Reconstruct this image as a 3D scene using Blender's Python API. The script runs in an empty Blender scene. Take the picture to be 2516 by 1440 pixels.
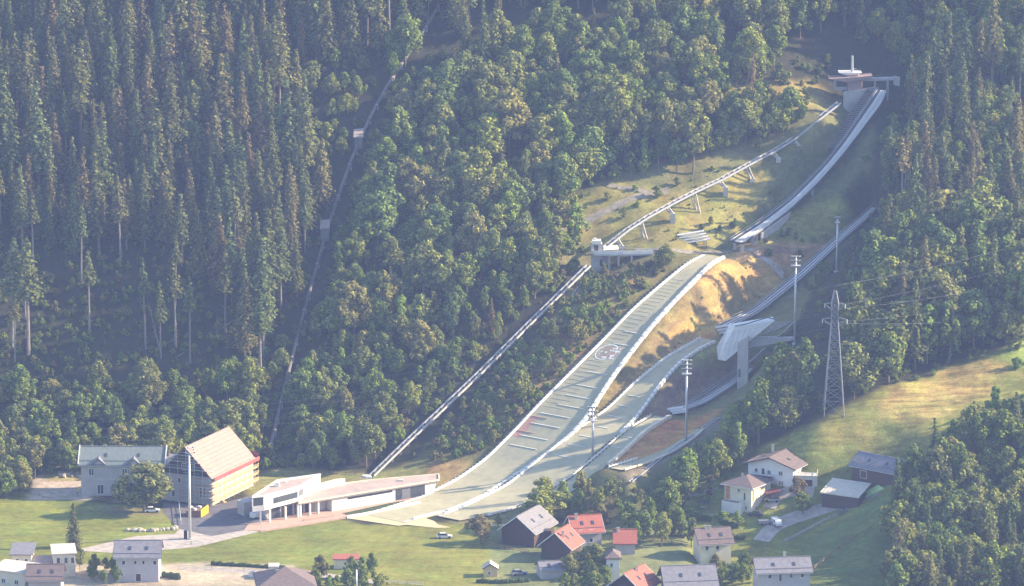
import bpy, bmesh, math, random
import numpy as np
from mathutils import Vector, Matrix
R = math.radians
random.seed(7); rng = np.random.default_rng(11)
scene = bpy.context.scene
COL = scene.collection

# ------------------------------------------------------------------ camera
F = 12800.0; DEP = R(12.3); CAM = np.array([0., -1500., 380.])
cam_d = bpy.data.cameras.new('camera'); cam = bpy.data.objects.new('camera', cam_d); COL.objects.link(cam)
cam.location = CAM; cam.rotation_euler = (R(90) - DEP, 0, 0)
cam_d.sensor_width = 36; cam_d.lens = F / 2516 * 36; cam_d.clip_start = 5; cam_d.clip_end = 6000
scene.camera = cam

# ------------------------------------------------------------------ light
SUN_EL = 28.0
sun_dir = Vector((0.95, 0.12, 0)).normalized() * math.cos(R(SUN_EL)) + Vector((0, 0, math.sin(R(SUN_EL))))
sd = bpy.data.lights.new('sun', 'SUN'); sd.energy = 5.0; sd.angle = R(0.5); sd.color = (1.0, 0.82, 0.57)
so = bpy.data.objects.new('sun', sd); COL.objects.link(so); so.location = (200, 60, 300)
so.rotation_euler = sun_dir.to_track_quat('Z', 'Y').to_euler()
world = bpy.data.worlds.new('World'); scene.world = world; world.use_nodes = True
nt = world.node_tree
for n in list(nt.nodes): nt.nodes.remove(n)
sky = nt.nodes.new('ShaderNodeTexSky'); sky.sky_type = 'NISHITA'; sky.sun_disc = False
sky.sun_elevation = R(SUN_EL); sky.sun_rotation = math.atan2(sun_dir.x, sun_dir.y); sky.altitude = 700
bg = nt.nodes.new('ShaderNodeBackground'); bg.inputs[1].default_value = 0.15
wo = nt.nodes.new('ShaderNodeOutputWorld')
nt.links.new(sky.outputs[0], bg.inputs[0]); nt.links.new(bg.outputs[0], wo.inputs[0])
scene.view_settings.view_transform = 'Standard'; scene.view_settings.look = 'None'
scene.view_settings.exposure = 1.42; scene.view_settings.gamma = 1.0
scene.view_settings.use_curve_mapping = False
scene.render.engine = 'CYCLES'
cy = scene.cycles
cy.max_bounces = 5; cy.diffuse_bounces = 2; cy.glossy_bounces = 2; cy.transmission_bounces = 2
cy.volume_bounces = 1; cy.transparent_max_bounces = 4; cy.use_adaptive_sampling = True; cy.adaptive_threshold = 0.015
cy.caustics_reflective = False; cy.caustics_refractive = False
HAZE_DENSITY = 0.000090

# ------------------------------------------------------------------ picture geometry: a view ray through a photograph pixel
_fw = np.array([0, math.cos(DEP), -math.sin(DEP)]); _up = np.array([0, math.sin(DEP), math.cos(DEP)]); _rt = np.array([1., 0, 0])
def ray(px, py): return _fw * F + _rt * (px - 1258) - _up * (py - 720)
def atY(px, py, Y):
    d = ray(px, py); return CAM + d * ((Y - CAM[1]) / d[1])
def atZ(px, py, Z):
    d = ray(px, py); return CAM + d * ((Z - CAM[2]) / d[2])
def atP(px, py, P, n):
    d = ray(px, py); n = np.array([n[0], n[1], 0.]); P = np.array([P[0], P[1], 0.])
    return CAM + d * (np.dot(P - CAM, n) / np.dot(d, n))
def projv(x, y, z):
    v = np.stack([np.asarray(x, float) - CAM[0], np.asarray(y, float) - CAM[1], np.asarray(z, float) - CAM[2]], -1)
    w = v @ _fw
    return 1258 + F * (v @ _rt) / w, 720 - F * (v @ _up) / w

# ------------------------------------------------------------------ ski-jump runs: straight in plan, profile along s
HD = np.array([1, 1.27]) / math.hypot(1, 1.27)      # plan direction uphill of all the hills
HP = np.array([HD[1], -HD[0]])                      # across, to the right when looking uphill
class Run:
    def __init__(s_, base, Lp, Rp, off=0.0, zmin=None):
        s_.base = np.array(base[:2])
        n = (-HD[1], HD[0]); S = []; Z = []; W = []
        Rp = sorted(Rp, key=lambda a: a[1]); ry = [a[1] for a in Rp]; rx = [a[0] for a in Rp]
        # densify the left edge
        P = []
        for a, b in zip(Lp[:-1], Lp[1:]):
            for k in range(4): P.append((a[0] + (b[0] - a[0]) * k / 4, a[1] + (b[1] - a[1]) * k / 4))
        P.append(Lp[-1])
        for a in P:
            p = atP(a[0], a[1], s_.base, n)
            t = np.arange(0, 40, 0.1); q = p[None, :2] + t[:, None] * HP
            u, v = projv(q[:, 0], q[:, 1], np.full(len(t), p[2]))
            dlt = u - np.interp(v, ry, rx); k = np.argmax(dlt > 0)
            S.append(float((p[:2] - s_.base) @ HD)); Z.append(p[2]); W.append(t[k] if dlt[k] > 0 else np.nan)
        o = np.argsort(S); S = np.array(S)[o]; Z = np.array(Z)[o]; W = np.array(W)[o]
        good = ~np.isnan(W); W = np.interp(S, S[good], W[good])
        g = np.arange(S[0], S[-1] + 0.01, 1.0)
        z = np.interp(g, S, Z); w = np.interp(g, S, W)
        for _ in range(14):
            z[1:-1] = (z[:-2] + 2 * z[1:-1] + z[2:]) / 4; w[1:-1] = (w[:-2] + 2 * w[1:-1] + w[2:]) / 4
        if zmin is not None: z = np.maximum(z, zmin)
        s_.s = g; s_.z = z; s_.w = w; s_.off = off
    def pt(s_, s, t, dz=0.0):
        q = s_.base + HD * s + HP * t
        return (float(q[0]), float(q[1]), float(np.interp(s, s_.s, s_.z)) + dz)
    def width(s_, s): return float(np.interp(s, s_.s, s_.w))
    def st(s_, x, y):
        dx = x - s_.base[0]; dy = y - s_.base[1]
        return dx * HD[0] + dy * HD[1], dx * HP[0] + dy * HP[1]

B108 = atY(1740, 625, 73.)
big_land = Run(B108, [(1740, 625), (1690, 652), (1620, 710), (1560, 762), (1490, 835), (1400, 925), (1330, 995), (1270, 1060), (1200, 1130), (1130, 1180), (1050, 1220), (975, 1250), (905, 1268)],
               [(1793, 625), (1745, 648), (1660, 735), (1600, 800), (1545, 870), (1500, 930), (1465, 985), (1430, 1040), (1385, 1083), (1340, 1118), (1280, 1160), (1200, 1210), (1090, 1262), (980, 1286)], zmin=0.05)
big_in = Run(B108, [(2160, 216), (2098, 305), (2074, 344), (2022, 408), (1945, 487), (1869, 545), (1794, 592)],
             [(2178, 238), (2123, 310), (2068, 383), (2006, 453), (1933, 521), (1872, 566), (1825, 597)], off=2.7)
B66 = atY(1730, 830, 40.)
mid_land = Run(B66, [(1730, 830), (1640, 880), (1560, 945), (1500, 1005), (1420, 1060), (1330, 1130), (1250, 1195), (1150, 1245), (1085, 1270)],
               [(1775, 832), (1720, 855), (1660, 897), (1620, 945), (1580, 1000), (1550, 1040), (1512, 1072), (1450, 1122), (1405, 1172), (1330, 1215), (1275, 1245), (1200, 1266), (1130, 1278)], zmin=0.05)
mid_in = Run(B66, [(2145, 508), (2060, 580), (1960, 670), (1850, 760), (1765, 800)],
             [(2156, 514), (2075, 586), (1975, 680), (1868, 766), (1790, 806)], off=0.8)
B40 = atY(1610, 1020, -5.)
low_land = Run(B40, [(1612, 1020), (1540, 1060), (1490, 1105), (1400, 1180), (1290, 1240)],
               [(1645, 1022), (1580, 1062), (1535, 1105), (1495, 1140), (1420, 1200), (1330, 1248)], zmin=0.3)
low_in = Run(B40, [(1840, 905), (1780, 945), (1720, 985), (1650, 1008)],
             [(1850, 912), (1792, 953), (1735, 990), (1665, 1014)], off=0.6)
B22 = atY(1700, 1060, -18.)
tiny_land = Run(B22, [(1715, 1052), (1640, 1102), (1570, 1130), (1500, 1150)],
                [(1725, 1062), (1650, 1112), (1582, 1140), (1515, 1160)], zmin=0.3)
RUNS = [big_land, big_in, mid_land, mid_in, low_land, low_in, tiny_land]

# ------------------------------------------------------------------ terrain height: a mountain flank fitted to surveyed points
def base_h(x, y):
    s = 0.62 * 9 * np.log1p(np.exp(np.clip(y / 9.0, -30, 60))) * 1.0
    s = np.where(y > 330, 0.62 * 330 + (y - 330) * 0.25, s)
    cam_side = np.maximum(0, (-y - 900)) * 0.625
    return np.minimum(s + np.minimum(cam_side, 376.), 380.)
ctrl = []
def addp(p, z=None): ctrl.append((p[0], p[1], p[2] if z is None else z))
for r, st in ((big_land, 12), (big_in, 10), (mid_land, 10), (mid_in, 12), (low_land, 8), (low_in, 10), (tiny_land, 10)):
    for s in np.arange(r.s[0], r.s[-1], st): addp(r.pt(s, r.width(s) / 2, -0.6 - r.off))
for px, py, Y in [(1900, 1110, -50), (2200, 940, -28), (2400, 872, -15), (2516, 832, -10), (2250, 1100, -60), (2045, 1012, -38), (2100, 1300, -88),
                  (2180, 1240, -82), (1830, 1245, -64), (1900, 1190, -50), (2100, 1190, -58), (2516, 1000, -50), (2516, 1150, -75), (2516, 1440, -124),
                  (2300, 1350, -105), (2000, 1440, -128), (1700, 1300, -72), (1960, 1320, -80), (1500, 1300, -74), (1600, 1200, -48), (2000, 1080, -50),
                  (2300, 700, 30), (2516, 600, 52), (2100, 800, 14), (2516, 400, 100), (2250, 450, 96), (2350, 250, 128), (2516, 200, 140), (2516, 0, 178),
                  (2000, 950, -12), (1950, 840, 20), (1825, 932, 18), (1950, 845, 20), (2056, 665, 70), (2000, 690, 60), (2150, 1000, -40), (2400, 1000, -42),
                  (1900, 600, 80), (2100, 480, 104), (1500, 480, 102), (1300, 600, 80), (2040, 300, 126),
                  (1200, 1280, -66), (1000, 1330, -77), (500, 1330, -77)]:
    addp(atY(px, py, Y))
for px, py, Y, dz in [(1515, 583, 80, 3.2), (1575, 545, 86, 6.2), (1640, 507, 92.5, 3.0), (1706, 474, 99, 7.8), (1770, 444, 106, 2.8), (1836, 408, 113, 4.8), (1900, 373, 120, 2.8), (1950, 342, 125, 2.6), (2000, 300, 131, 1.6), (2050, 262, 137, 1.6),
                      (1470, 684, 70, 0), (1497, 674, 70, 0), (1525, 662, 71, 0), (1460, 600, 80, 9), (1590, 628, 74, 0), (2095, 290, 146, 0), (2060, 285, 146, 0), (2100, 190, 158, 4.5), (2170, 215, 160, 4.5),
                      (1400, 697, 58.5, 1.3), (1300, 795, 43, 1.3), (1190, 905, 27, 1.3), (1080, 1010, 11, 1.3), (1000, 1085, 1, 1.3), (930, 1150, -9, 1.2)]:
    p = atY(px, py, Y); addp((p[0], p[1], p[2] - dz))
ctrl = np.array(ctrl)
_res = ctrl[:, 2] - base_h(ctrl[:, 0], ctrl[:, 1])
def _k(d):
    a = d / 26.0
    return (1 + a) * np.exp(-a)
_D = np.hypot(ctrl[:, None, 0] - ctrl[None, :, 0], ctrl[:, None, 1] - ctrl[None, :, 1])
_wt = np.linalg.solve(_k(_D) + 0.02 * np.eye(len(ctrl)), _res)
def smooth(a, lo, hi):
    t = np.clip((a - lo) / (hi - lo), 0, 1); return t * t * (3 - 2 * t)
PADS = [(-88, -40, 34, 22, 0.0), (-40, -66, 46, 28, 0.0), (-14, -62, 26, 22, 0.0), (-65, -104, 112, 36, 0.0)]      # level sites (x, y, half sizes, z)
def fbm(x, y, sc, seed):
    o = 0
    for k in range(3):
        f = (2 ** k) / sc; a = seed * 1.7 + k
        o = o + (np.sin(x * f * 1.3 + a + 1.7 * np.sin(y * f * .9 + a)) * np.cos(y * f * 1.1 - a * 2 + 1.3 * np.sin(x * f * .8))) / (1.6 ** k)
    return o
def H(x, y):
    x = np.asarray(x, float); y = np.asarray(y, float); sh = np.broadcast(x, y).shape
    x = np.broadcast_to(x, sh).ravel(); y = np.broadcast_to(y, sh).ravel()
    z = base_h(x, y)
    for i in range(0, len(x), 20000):
        a, b = x[i:i+20000], y[i:i+20000]
        z[i:i+20000] += _k(np.hypot(a[:, None] - ctrl[None, :, 0], b[:, None] - ctrl[None, :, 1])) @ _wt
    rough = smooth(z, 3, 12)
    z = z + rough * (fbm(x, y, 7., 3) * 0.28 + fbm(x, y, 25., 5) * 0.55)
    for (cx, cy, hx, hy, zz) in PADS:
        d = np.maximum(np.abs(x - cx) - hx, np.abs(y - cy) - hy)
        z = z + (zz - z) * (1 - smooth(d, 0, 8))
    for r in RUNS:
        s, t = r.st(x, y); zr = np.interp(s, r.s, r.z) - 0.35 - r.off; w = np.interp(s, r.s, r.w)
        d = np.maximum(np.maximum(-t - 1.0, t - w - 1.0), np.maximum(r.s[0] - s, s - r.s[-1]))
        k = 1 - smooth(d, 0.2, 9.0 if r.off < .5 else 6.0)
        z = z + (np.minimum(zr, zr) - z) * k
    for r in RUNS:
        s, t = r.st(x, y); zr = np.interp(s, r.s, r.z) - 0.35 - r.off; w = np.interp(s, r.s, r.w)
        d = np.maximum(np.maximum(-t - 1.8, t - w - 1.8), np.maximum(r.s[0] - s, s - r.s[-1]))
        z = np.where(d < 0, np.minimum(z, zr), z)
    return z.reshape(sh)
def h(x, y): return float(H(x, y))
def G(px, py, lift=0.0):
    """the point of the ground seen at a photograph pixel"""
    d = ray(px, py); t = np.linspace((1340) / d[1], (1800) / d[1], 600)
    P = CAM[None] + t[:, None] * d[None]
    g = P[:, 2] - H(P[:, 0], P[:, 1]); i = int(np.argmax(g < 0))
    if i == 0: return P[-1]
    f = g[i-1] / (g[i-1] - g[i]); p = P[i-1] + (P[i] - P[i-1]) * f
    return np.array([p[0], p[1], h(p[0], p[1]) + lift])

# ------------------------------------------------------------------ materials
M = {}
def mat(name, col, rough=0.8, noise=0.0, scale=1.0, col2=None, metal=0.0, spec=0.3, stretch=None, bump=0.0, objrand=0.0):
    m = bpy.data.materials.new(name); m.use_nodes = True; t = m.node_tree; b = t.nodes['Principled BSDF']
    b.inputs['Roughness'].default_value = rough; b.inputs['Metallic'].default_value = metal
    b.inputs['Specular IOR Level'].default_value = spec
    b.inputs['Base Color'].default_value = (*col, 1)
    if noise > 0 or col2 is not None:
        tc = t.nodes.new('ShaderNodeTexCoord'); mp = t.nodes.new('ShaderNodeMapping')
        if stretch: mp.inputs['Scale'].default_value = stretch
        t.links.new(tc.outputs['Object'], mp.inputs[0])
        n = t.nodes.new('ShaderNodeTexNoise'); n.inputs['Scale'].default_value = scale; n.inputs['Detail'].default_value = 5
        n.inputs['Roughness'].default_value = 0.65
        t.links.new(mp.outputs[0], n.inputs['Vector'])
        rp = t.nodes.new('ShaderNodeValToRGB'); rp.color_ramp.elements[0].position = 0.32; rp.color_ramp.elements[1].position = 0.68
        c2 = col2 if col2 is not None else tuple(c * (1 - noise) for c in col)
        c1 = col if col2 is not None else tuple(min(1, c * (1 + noise)) for c in col)
        rp.color_ramp.elements[0].color = (*c2, 1); rp.color_ramp.elements[1].color = (*c1, 1)
        t.links.new(n.outputs['Fac'], rp.inputs[0]); t.links.new(rp.outputs[0], b.inputs['Base Color'])
        if bump:
            bp = t.nodes.new('ShaderNodeBump'); bp.inputs['Strength'].default_value = bump; bp.inputs['Distance'].default_value = 0.1
            t.links.new(n.outputs['Fac'], bp.inputs['Height']); t.links.new(bp.outputs[0], b.inputs['Normal'])
    M[name] = m; return m
def leafmat(name, stops):
    m = bpy.data.materials.new(name); m.use_nodes = True; t = m.node_tree
    for n in list(t.nodes): t.nodes.remove(n)
    oi = t.nodes.new('ShaderNodeObjectInfo'); ge = t.nodes.new('ShaderNodeNewGeometry')
    rp = t.nodes.new('ShaderNodeValToRGB'); e = rp.color_ramp.elements
    while len(e) < len(stops): e.new(0.5)
    for i, c in enumerate(stops): e[i].position = i / (len(stops) - 1); e[i].color = (*c, 1)
    t.links.new(oi.outputs['Random'], rp.inputs[0])
    # leaves of one tree differ a little from one to the next
    mr = t.nodes.new('ShaderNodeMapRange'); mr.inputs[3].default_value = 0.6; mr.inputs[4].default_value = 1.5
    t.links.new(ge.outputs['Random Per Island'], mr.inputs[0])
    mx = t.nodes.new('ShaderNodeVectorMath'); mx.operation = 'SCALE'
    t.links.new(rp.outputs[0], mx.inputs[0]); t.links.new(mr.outputs[0], mx.inputs['Scale'])
    d = t.nodes.new('ShaderNodeBsdfDiffuse'); tr = t.nodes.new('ShaderNodeBsdfTranslucent'); ms = t.nodes.new('ShaderNodeMixShader')
    ms.inputs[0].default_value = 0.30; o = t.nodes.new('ShaderNodeOutputMaterial')
    t.links.new(mx.outputs[0], d.inputs[0]); t.links.new(mx.outputs[0], tr.inputs[0])
    t.links.new(d.outputs[0], ms.inputs[1]); t.links.new(tr.outputs[0], ms.inputs[2]); t.links.new(ms.outputs[0], o.inputs[0])
    M[name] = m; return m
mat('white', (.74, .72, .66), .6, .10, .6); mat('white_clean', (.8, .79, .75), .5)
mat('concrete', (.50, .47, .42), .85, .16, .35); mat('concrete_dark', (.22, .215, .21), .9, .2, .4)
mat('plaster_cream', (.70, .62, .46), .85, .08, .5); mat('plaster_grey', (.42, .39, .37), .9, .1, .4)
mat('plaster_white', (.72, .70, .66), .85, .06, .5); mat('plaster_lilac', (.48, .46, .46), .9, .08, .4)
mat('steel', (.26, .27, .29), .5, .12, 2., metal=.3); mat('steel_dark', (.16, .165, .18), .5, .2, 2.)
mat('galvanised', (.55, .56, .58), .45, .15, 1.5, metal=.35)
mat('glass', (.05, .06, .075), .12, spec=.7); mat('dark', (.03, .03, .035), .7); mat('wood_dark', (.085, .055, .045), .85, .3, 1.2, stretch=(1, 1, 6))
mat('deck_dark', (.085, .085, .09), .8, .2, .8); mat('wood', (.30, .20, .12), .85, .25, 2., stretch=(1, 1, 6)); mat('wood_light', (.62, .47, .26), .8, .15, 2.)
mat('roof_board', (.36, .25, .21), .85, .07, .9); mat('membrane', (.055, .048, .05), .6, .2, .8)
mat('roof_green', (.17, .20, .19), .8, .22, .7, stretch=(4, 1, 1)); mat('roof_grey', (.21, .20, .21), .8, .2, 1., stretch=(3, 1, 1))
mat('roof_brown', (.17, .13, .12), .85, .2, 1.2); mat('roof_red', (.36, .12, .085), .8, .16, 1., stretch=(3, 1, 1)); mat('roof_tin', (.62, .56, .45), .55, .12, .8)
mat('roof_slate', (.20, .195, .215), .7, .2, 1.); mat('roof_flat', (.42, .33, .28), .9, .15, .35)
mat('matting', (.46, .42, .27), .8, col2=(.35, .33, .21), scale=.35, stretch=(1, 1, 1), bump=.3)
mat('matting_light', (.62, .50, .28), .8, col2=(.54, .45, .26), scale=.25)
mat('matting_red', (.46, .26, .20), .8, .2, 1.5); mat('matting_white', (.78, .77, .72), .6, .08, 2.)
mat('asphalt', (.13, .125, .13), .9, .2, .3); mat('paving', (.46, .31, .24), .9, .14, .4); mat('gravel', (.40, .35, .30), .95, .25, .5, bump=.5)
mat('track', (.26, .23, .17), .95, .3, .8); mat('yellow', (.75, .55, .02), .5, .05, 1.); mat('red', (.55, .06, .05), .6, .1, 1.)
mat('red_net', (.38, .10, .10), .8, .2, 2.); mat('orange', (.50, .20, .07), .8, .1, 1.); mat('rubber', (.02, .02, .02), .8)
mat('car_white', (.75, .75, .74), .3, spec=.6); mat('car_dark', (.05, .055, .065), .25, spec=.6); mat('car_grey', (.30, .31, .32), .3, spec=.6)
mat('rust', (.22, .11, .06), .8, .25, 1.5); mat('bark', (.20, .165, .13), .95, .3, 1.5); mat('bark_pale', (.24, .21, .18), .95, .3, 1.5)
mat('pipe', (.23, .205, .18), .75, col2=(.10, .095, .09), scale=.22); mat('rock', (.44, .38, .29), .95, .3, .8, bump=.6); mat('soil', (.30, .19, .11), .95, .3, .5)
mat('hedge_green', (.05, .075, .022), .9, .4, 2.); mat('pale_green', (.45, .62, .22), .7, .1, 1.)
leafmat('needles', [(0.125, 0.134, 0.058), (0.172, 0.180, 0.063), (0.112, 0.154, 0.058), (0.204, 0.201, 0.068), (0.224, 0.174, 0.089), (0.138, 0.188, 0.068), (0.185, 0.201, 0.084)])
leafmat('leaves', [(0.140, 0.192, 0.048), (0.216, 0.269, 0.057), (0.153, 0.217, 0.071), (0.280, 0.308, 0.067), (0.242, 0.256, 0.076), (0.165, 0.198, 0.067), (0.305, 0.281, 0.090), (0.191, 0.256, 0.057)])
leafmat('leaves_bright', [(0.196, 0.287, 0.060), (0.253, 0.333, 0.060), (0.218, 0.287, 0.080), (0.299, 0.322, 0.075)])
leafmat('leaves_dry', [(0.244, 0.194, 0.111), (0.276, 0.244, 0.105), (0.194, 0.194, 0.089), (0.259, 0.162, 0.097)])

# ------------------------------------------------------------------ mesh collecting and linking
class MB:
    def __init__(s): s.v = []; s.f = []
    def poly(s, pts):
        n = len(s.v); s.v += [tuple(map(float, p)) for p in pts]; s.f.append(tuple(range(n, n + len(pts)))); return s
    def prism(s, pts, vec):
        n = len(s.v); k = len(pts); vec = np.array(vec, float); A_ = np.array(pts, float)
        nrm = sum((np.cross(A_[i] - A_[0], A_[i + 1] - A_[0]) for i in range(1, k - 1)), np.zeros(3))
        if np.dot(nrm, vec) > 0: pts = list(pts)[::-1]
        s.v += [tuple(map(float, p)) for p in pts] + [tuple(map(float, np.array(p, float) + vec)) for p in pts]
        s.f.append(tuple(range(n, n + k))); s.f.append(tuple(range(n + 2 * k - 1, n + k - 1, -1)))
        for i in range(k): j = (i + 1) % k; s.f.append((n + i, n + k + i, n + k + j, n + j))
        return s
    def box(s, c, size, rz=0.0):
        cx, cy, cz = c; a, b, d = size[0] / 2, size[1] / 2, size[2] / 2; co, si = math.cos(rz), math.sin(rz)
        P = [(cx + x * co - y * si, cy + x * si + y * co, cz - d) for x, y in ((-a, -b), (a, -b), (a, b), (-a, b))]
        return s.prism(P, (0, 0, 2 * d))
    def beam(s, p, q, w, hgt=None):
        p = np.array(p, float); q = np.array(q, float); d = q - p; L = np.linalg.norm(d)
        if L < 1e-6: return s
        d /= L; hgt = hgt or w
        a = np.cross(d, (0, 0, 1.)); a = a / np.linalg.norm(a) if np.linalg.norm(a) > 1e-3 else np.array([1., 0, 0]); b = np.cross(a, d)
        P = [p + a * sx * w / 2 + b * sy * hgt / 2 for sx, sy in ((-1, -1), (1, -1), (1, 1), (-1, 1))]
        return s.prism(P, d * L)
    def tube(s, pts, r, n=8, cap=True):
        pts = [np.array(p, float) for p in pts]; rs = r if isinstance(r, (list, tuple, np.ndarray)) else [r] * len(pts); st = len(s.v)
        for i, p in enumerate(pts):
            d = pts[min(i + 1, len(pts) - 1)] - pts[max(i - 1, 0)]; d /= max(np.linalg.norm(d), 1e-9)
            ref = np.array([1., 0, 0]) if abs(d[2]) > .9 else np.array([0, 0, 1.])
            a = np.cross(d, ref); a /= np.linalg.norm(a); b = np.cross(d, a)
            for k in range(n):
                th = 2 * math.pi * k / n; s.v.append(tuple(p + (a * math.cos(th) + b * math.sin(th)) * rs[i]))
        for i in range(len(pts) - 1):
            for k in range(n):
                j = (k + 1) % n; s.f.append((st + i * n + k, st + i * n + j, st + (i + 1) * n + j, st + (i + 1) * n + k))
        if cap:
            s.f.append(tuple(st + k for k in range(n - 1, -1, -1))); e = st + (len(pts) - 1) * n; s.f.append(tuple(e + k for k in range(n)))
        return s
    def build(s, name, material, parent=None, smooth_=False):
        me = bpy.data.meshes.new(name)
        off = ORIG.get(parent.name, (0, 0, 0)) if parent is not None else (0, 0, 0)
        me.from_pydata([(x - off[0], y - off[1], z - off[2]) for x, y, z in s.v], [], s.f)
        me.materials.append(M[material] if isinstance(material, str) else material)
        if smooth_:
            for p in me.polygons: p.use_smooth = True
        o = bpy.data.objects.new(name, me); COL.objects.link(o)
        if parent is not None: o.parent = parent; ORIG[o.name] = off
        return o
ORIG = {}
def thing(name, label, cat, loc, group=None):
    o = bpy.data.objects.new(name, None); COL.objects.link(o); o.empty_display_size = .5; o.location = tuple(map(float, loc))
    ORIG[o.name] = tuple(map(float, loc)); o['label'] = label; o['category'] = cat
    if group: o['group'] = group
    return o
def tag(o, label, cat, group=None):
    o['label'] = label; o['category'] = cat
    if group: o['group'] = group
    return o
def struct(o): o['kind'] = 'structure'; return o
def recentre(o):
    """move the origin of a one-mesh thing to its base"""
    me = o.data; n = len(me.vertices); c = np.empty(n * 3); me.vertices.foreach_get('co', c); c = c.reshape(-1, 3)
    b = np.array([(c[:, 0].min() + c[:, 0].max()) / 2, (c[:, 1].min() + c[:, 1].max()) / 2, c[:, 2].min()])
    me.vertices.foreach_set('co', (c - b).ravel()); o.location = b; ORIG[o.name] = tuple(b); return o
_unit = {}
def unit(material):
    if material not in _unit:
        me = bpy.data.meshes.new('block'); mb = MB().box((0, 0, 0), (1, 1, 1)); me.from_pydata(mb.v, [], mb.f); me.materials.append(M[material]); _unit[material] = me
    return _unit[material]
def piece(name, material, p, q, w, hgt, parent):
    """one straight piece from p to q (a shared unit block), child of parent"""
    p = Vector(p); q = Vector(q); d = q - p; L = d.length
    o = bpy.data.objects.new(name, unit(material)); COL.objects.link(o); o.parent = parent
    a = Vector((0, 0, 1)).cross(d); a = a.normalized() if a.length > 1e-3 else Vector((0, 1, 0)); x = d.normalized(); up = x.cross(a)
    rot = Matrix((x, a, up)).transposed()
    off = Vector(ORIG[parent.name])
    mid = (p + q) / 2 - off
    o.matrix_local = Matrix.Translation(mid) @ rot.to_4x4() @ Matrix.Diagonal((L, w, hgt, 1))
    return o

# ------------------------------------------------------------------ terrain mesh with its ground cover
def inpoly(u, v, P):
    c = np.zeros(u.shape, bool); n = len(P)
    for i in range(n):
        x1, y1 = P[i]; x2, y2 = P[(i + 1) % n]
        if y1 == y2: continue
        k = ((y1 > v) != (y2 > v)) & (u < (x2 - x1) * (v - y1) / (y2 - y1) + x1); c ^= k
    return c
gx = np.concatenate([np.arange(-700, -165, 22.), np.arange(-165, 165.1, 1.1), np.arange(187, 701, 22.)])
gy = np.concatenate([np.arange(-1640, -150, 30.), np.arange(-150, 225, 1.1), np.arange(236, 560, 14.)])
GX, GY = np.meshgrid(gx, gy); GZ = H(GX, GY)
nx, ny = len(gx), len(gy)
idx = np.arange(nx * ny).reshape(ny, nx)
quads = np.stack([idx[:-1, :-1], idx[:-1, 1:], idx[1:, 1:], idx[1:, :-1]], -1).reshape(-1, 4)
me = bpy.data.meshes.new('mountain_slope')
me.from_pydata(np.stack([GX, GY, GZ], -1).reshape(-1, 3).tolist(), [], quads.tolist())
U, V = projv(GX, GY, GZ)
wob = fbm(GX, GY, 9., 9) * 6
U2, V2 = U + wob, V + wob * .6
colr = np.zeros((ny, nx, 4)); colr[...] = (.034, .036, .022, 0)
def zone(poly, c, st=0.0, mix=1.0):
    k = inpoly(U2, V2, poly).astype(float)
    kk = k.copy()
    for _ in range(2):
        kk[1:-1, 1:-1] = (kk[1:-1, 1:-1] * 2 + kk[:-2, 1:-1] + kk[2:, 1:-1] + kk[1:-1, :-2] + kk[1:-1, 2:]) / 6
    kk = (kk * mix)[..., None]
    colr[...] = colr * (1 - kk) + np.array([*c, st]) * kk
zone([(1240, 640), (1330, 520), (1500, 430), (1900, 320), (2060, 235), (2170, 230), (2130, 360), (1980, 560), (2100, 540), (2050, 640), (1960, 780), (1900, 900), (1750, 1130), (1500, 1260), (1100, 1290), (1250, 1100), (1450, 650)], (.125, .125, .055))
zone([(1780, 180), (2000, 200), (2050, 240), (1960, 290), (1700, 260)], (.20, .17, .06))
zone([(1330, 560), (1500, 440), (1580, 460), (1700, 470), (1850, 390), (1900, 440), (1840, 560), (1700, 620), (1480, 605)], (.20, .185, .062), .3)
zone([(1900, 430), (2140, 250), (2140, 420), (1930, 590), (1820, 640), (1850, 560)], (.095, .105, .05), .3)
zone([(1850, 560), (2060, 480), (2100, 520), (1960, 620), (1830, 650)], (.20, .20, .06), .5)
zone([(1440, 640), (1720, 640), (1560, 760), (1430, 900), (1250, 1080), (1100, 1180), (1000, 1150), (1300, 860)], (.135, .125, .055), .2)
zone([(1360, 800), (1460, 790), (1440, 880), (1300, 1000), (1250, 960)], (.20, .14, .07), .2)
zone([(1720, 650), (1800, 630), (1990, 640), (1915, 700), (1860, 770), (1740, 830), (1640, 880), (1500, 1000), (1450, 1010), (1500, 940), (1600, 810)], (.20, .165, .075), .5)
zone([(1790, 640), (1925, 660), (1915, 715), (1800, 720), (1690, 700)], (.33, .22, .09), .4)
zone([(1830, 600), (2010, 600), (1990, 650), (1800, 640)], (.32, .21, .10), .3)
zone([(1700, 775), (1790, 775), (1770, 830), (1660, 860), (1640, 830)], (.32, .21, .08), .5)
zone([(1480, 700), (1620, 640), (1540, 720), (1490, 740)], (.24, .16, .07), .2)
zone([(1780, 850), (1850, 900), (1820, 960), (1700, 1000), (1600, 1040), (1560, 1040), (1680, 900)], (.16, .125, .09), .3)
zone([(1700, 840), (1790, 840), (1780, 900), (1690, 890)], (.17, .17, .06), .2)
zone([(1690, 1030), (1770, 1000), (1700, 1090), (1600, 1120), (1500, 1140), (1560, 1070), (1620, 1030)], (.35, .20, .08), .5)
zone([(1520, 1170), (1700, 1075), (1780, 1000), (1850, 980), (1720, 1090), (1560, 1190)], (.14, .12, .095), .2)
zone([(1480, 1290), (1560, 1190), (1800, 1040), (1860, 1100), (1840, 1250), (1600, 1300)], (.085, .10, .04))
zone([(0, 1215), (100, 1205), (220, 1235), (420, 1250), (640, 1240), (900, 1290), (1100, 1300), (1240, 1285), (1260, 1480), (-400, 1480), (-400, 1215)], (.135, .155, .036), .4)
zone([(850, 1285), (1240, 1285), (1230, 1480), (900, 1480)], (.155, .165, .042), .3)
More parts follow.
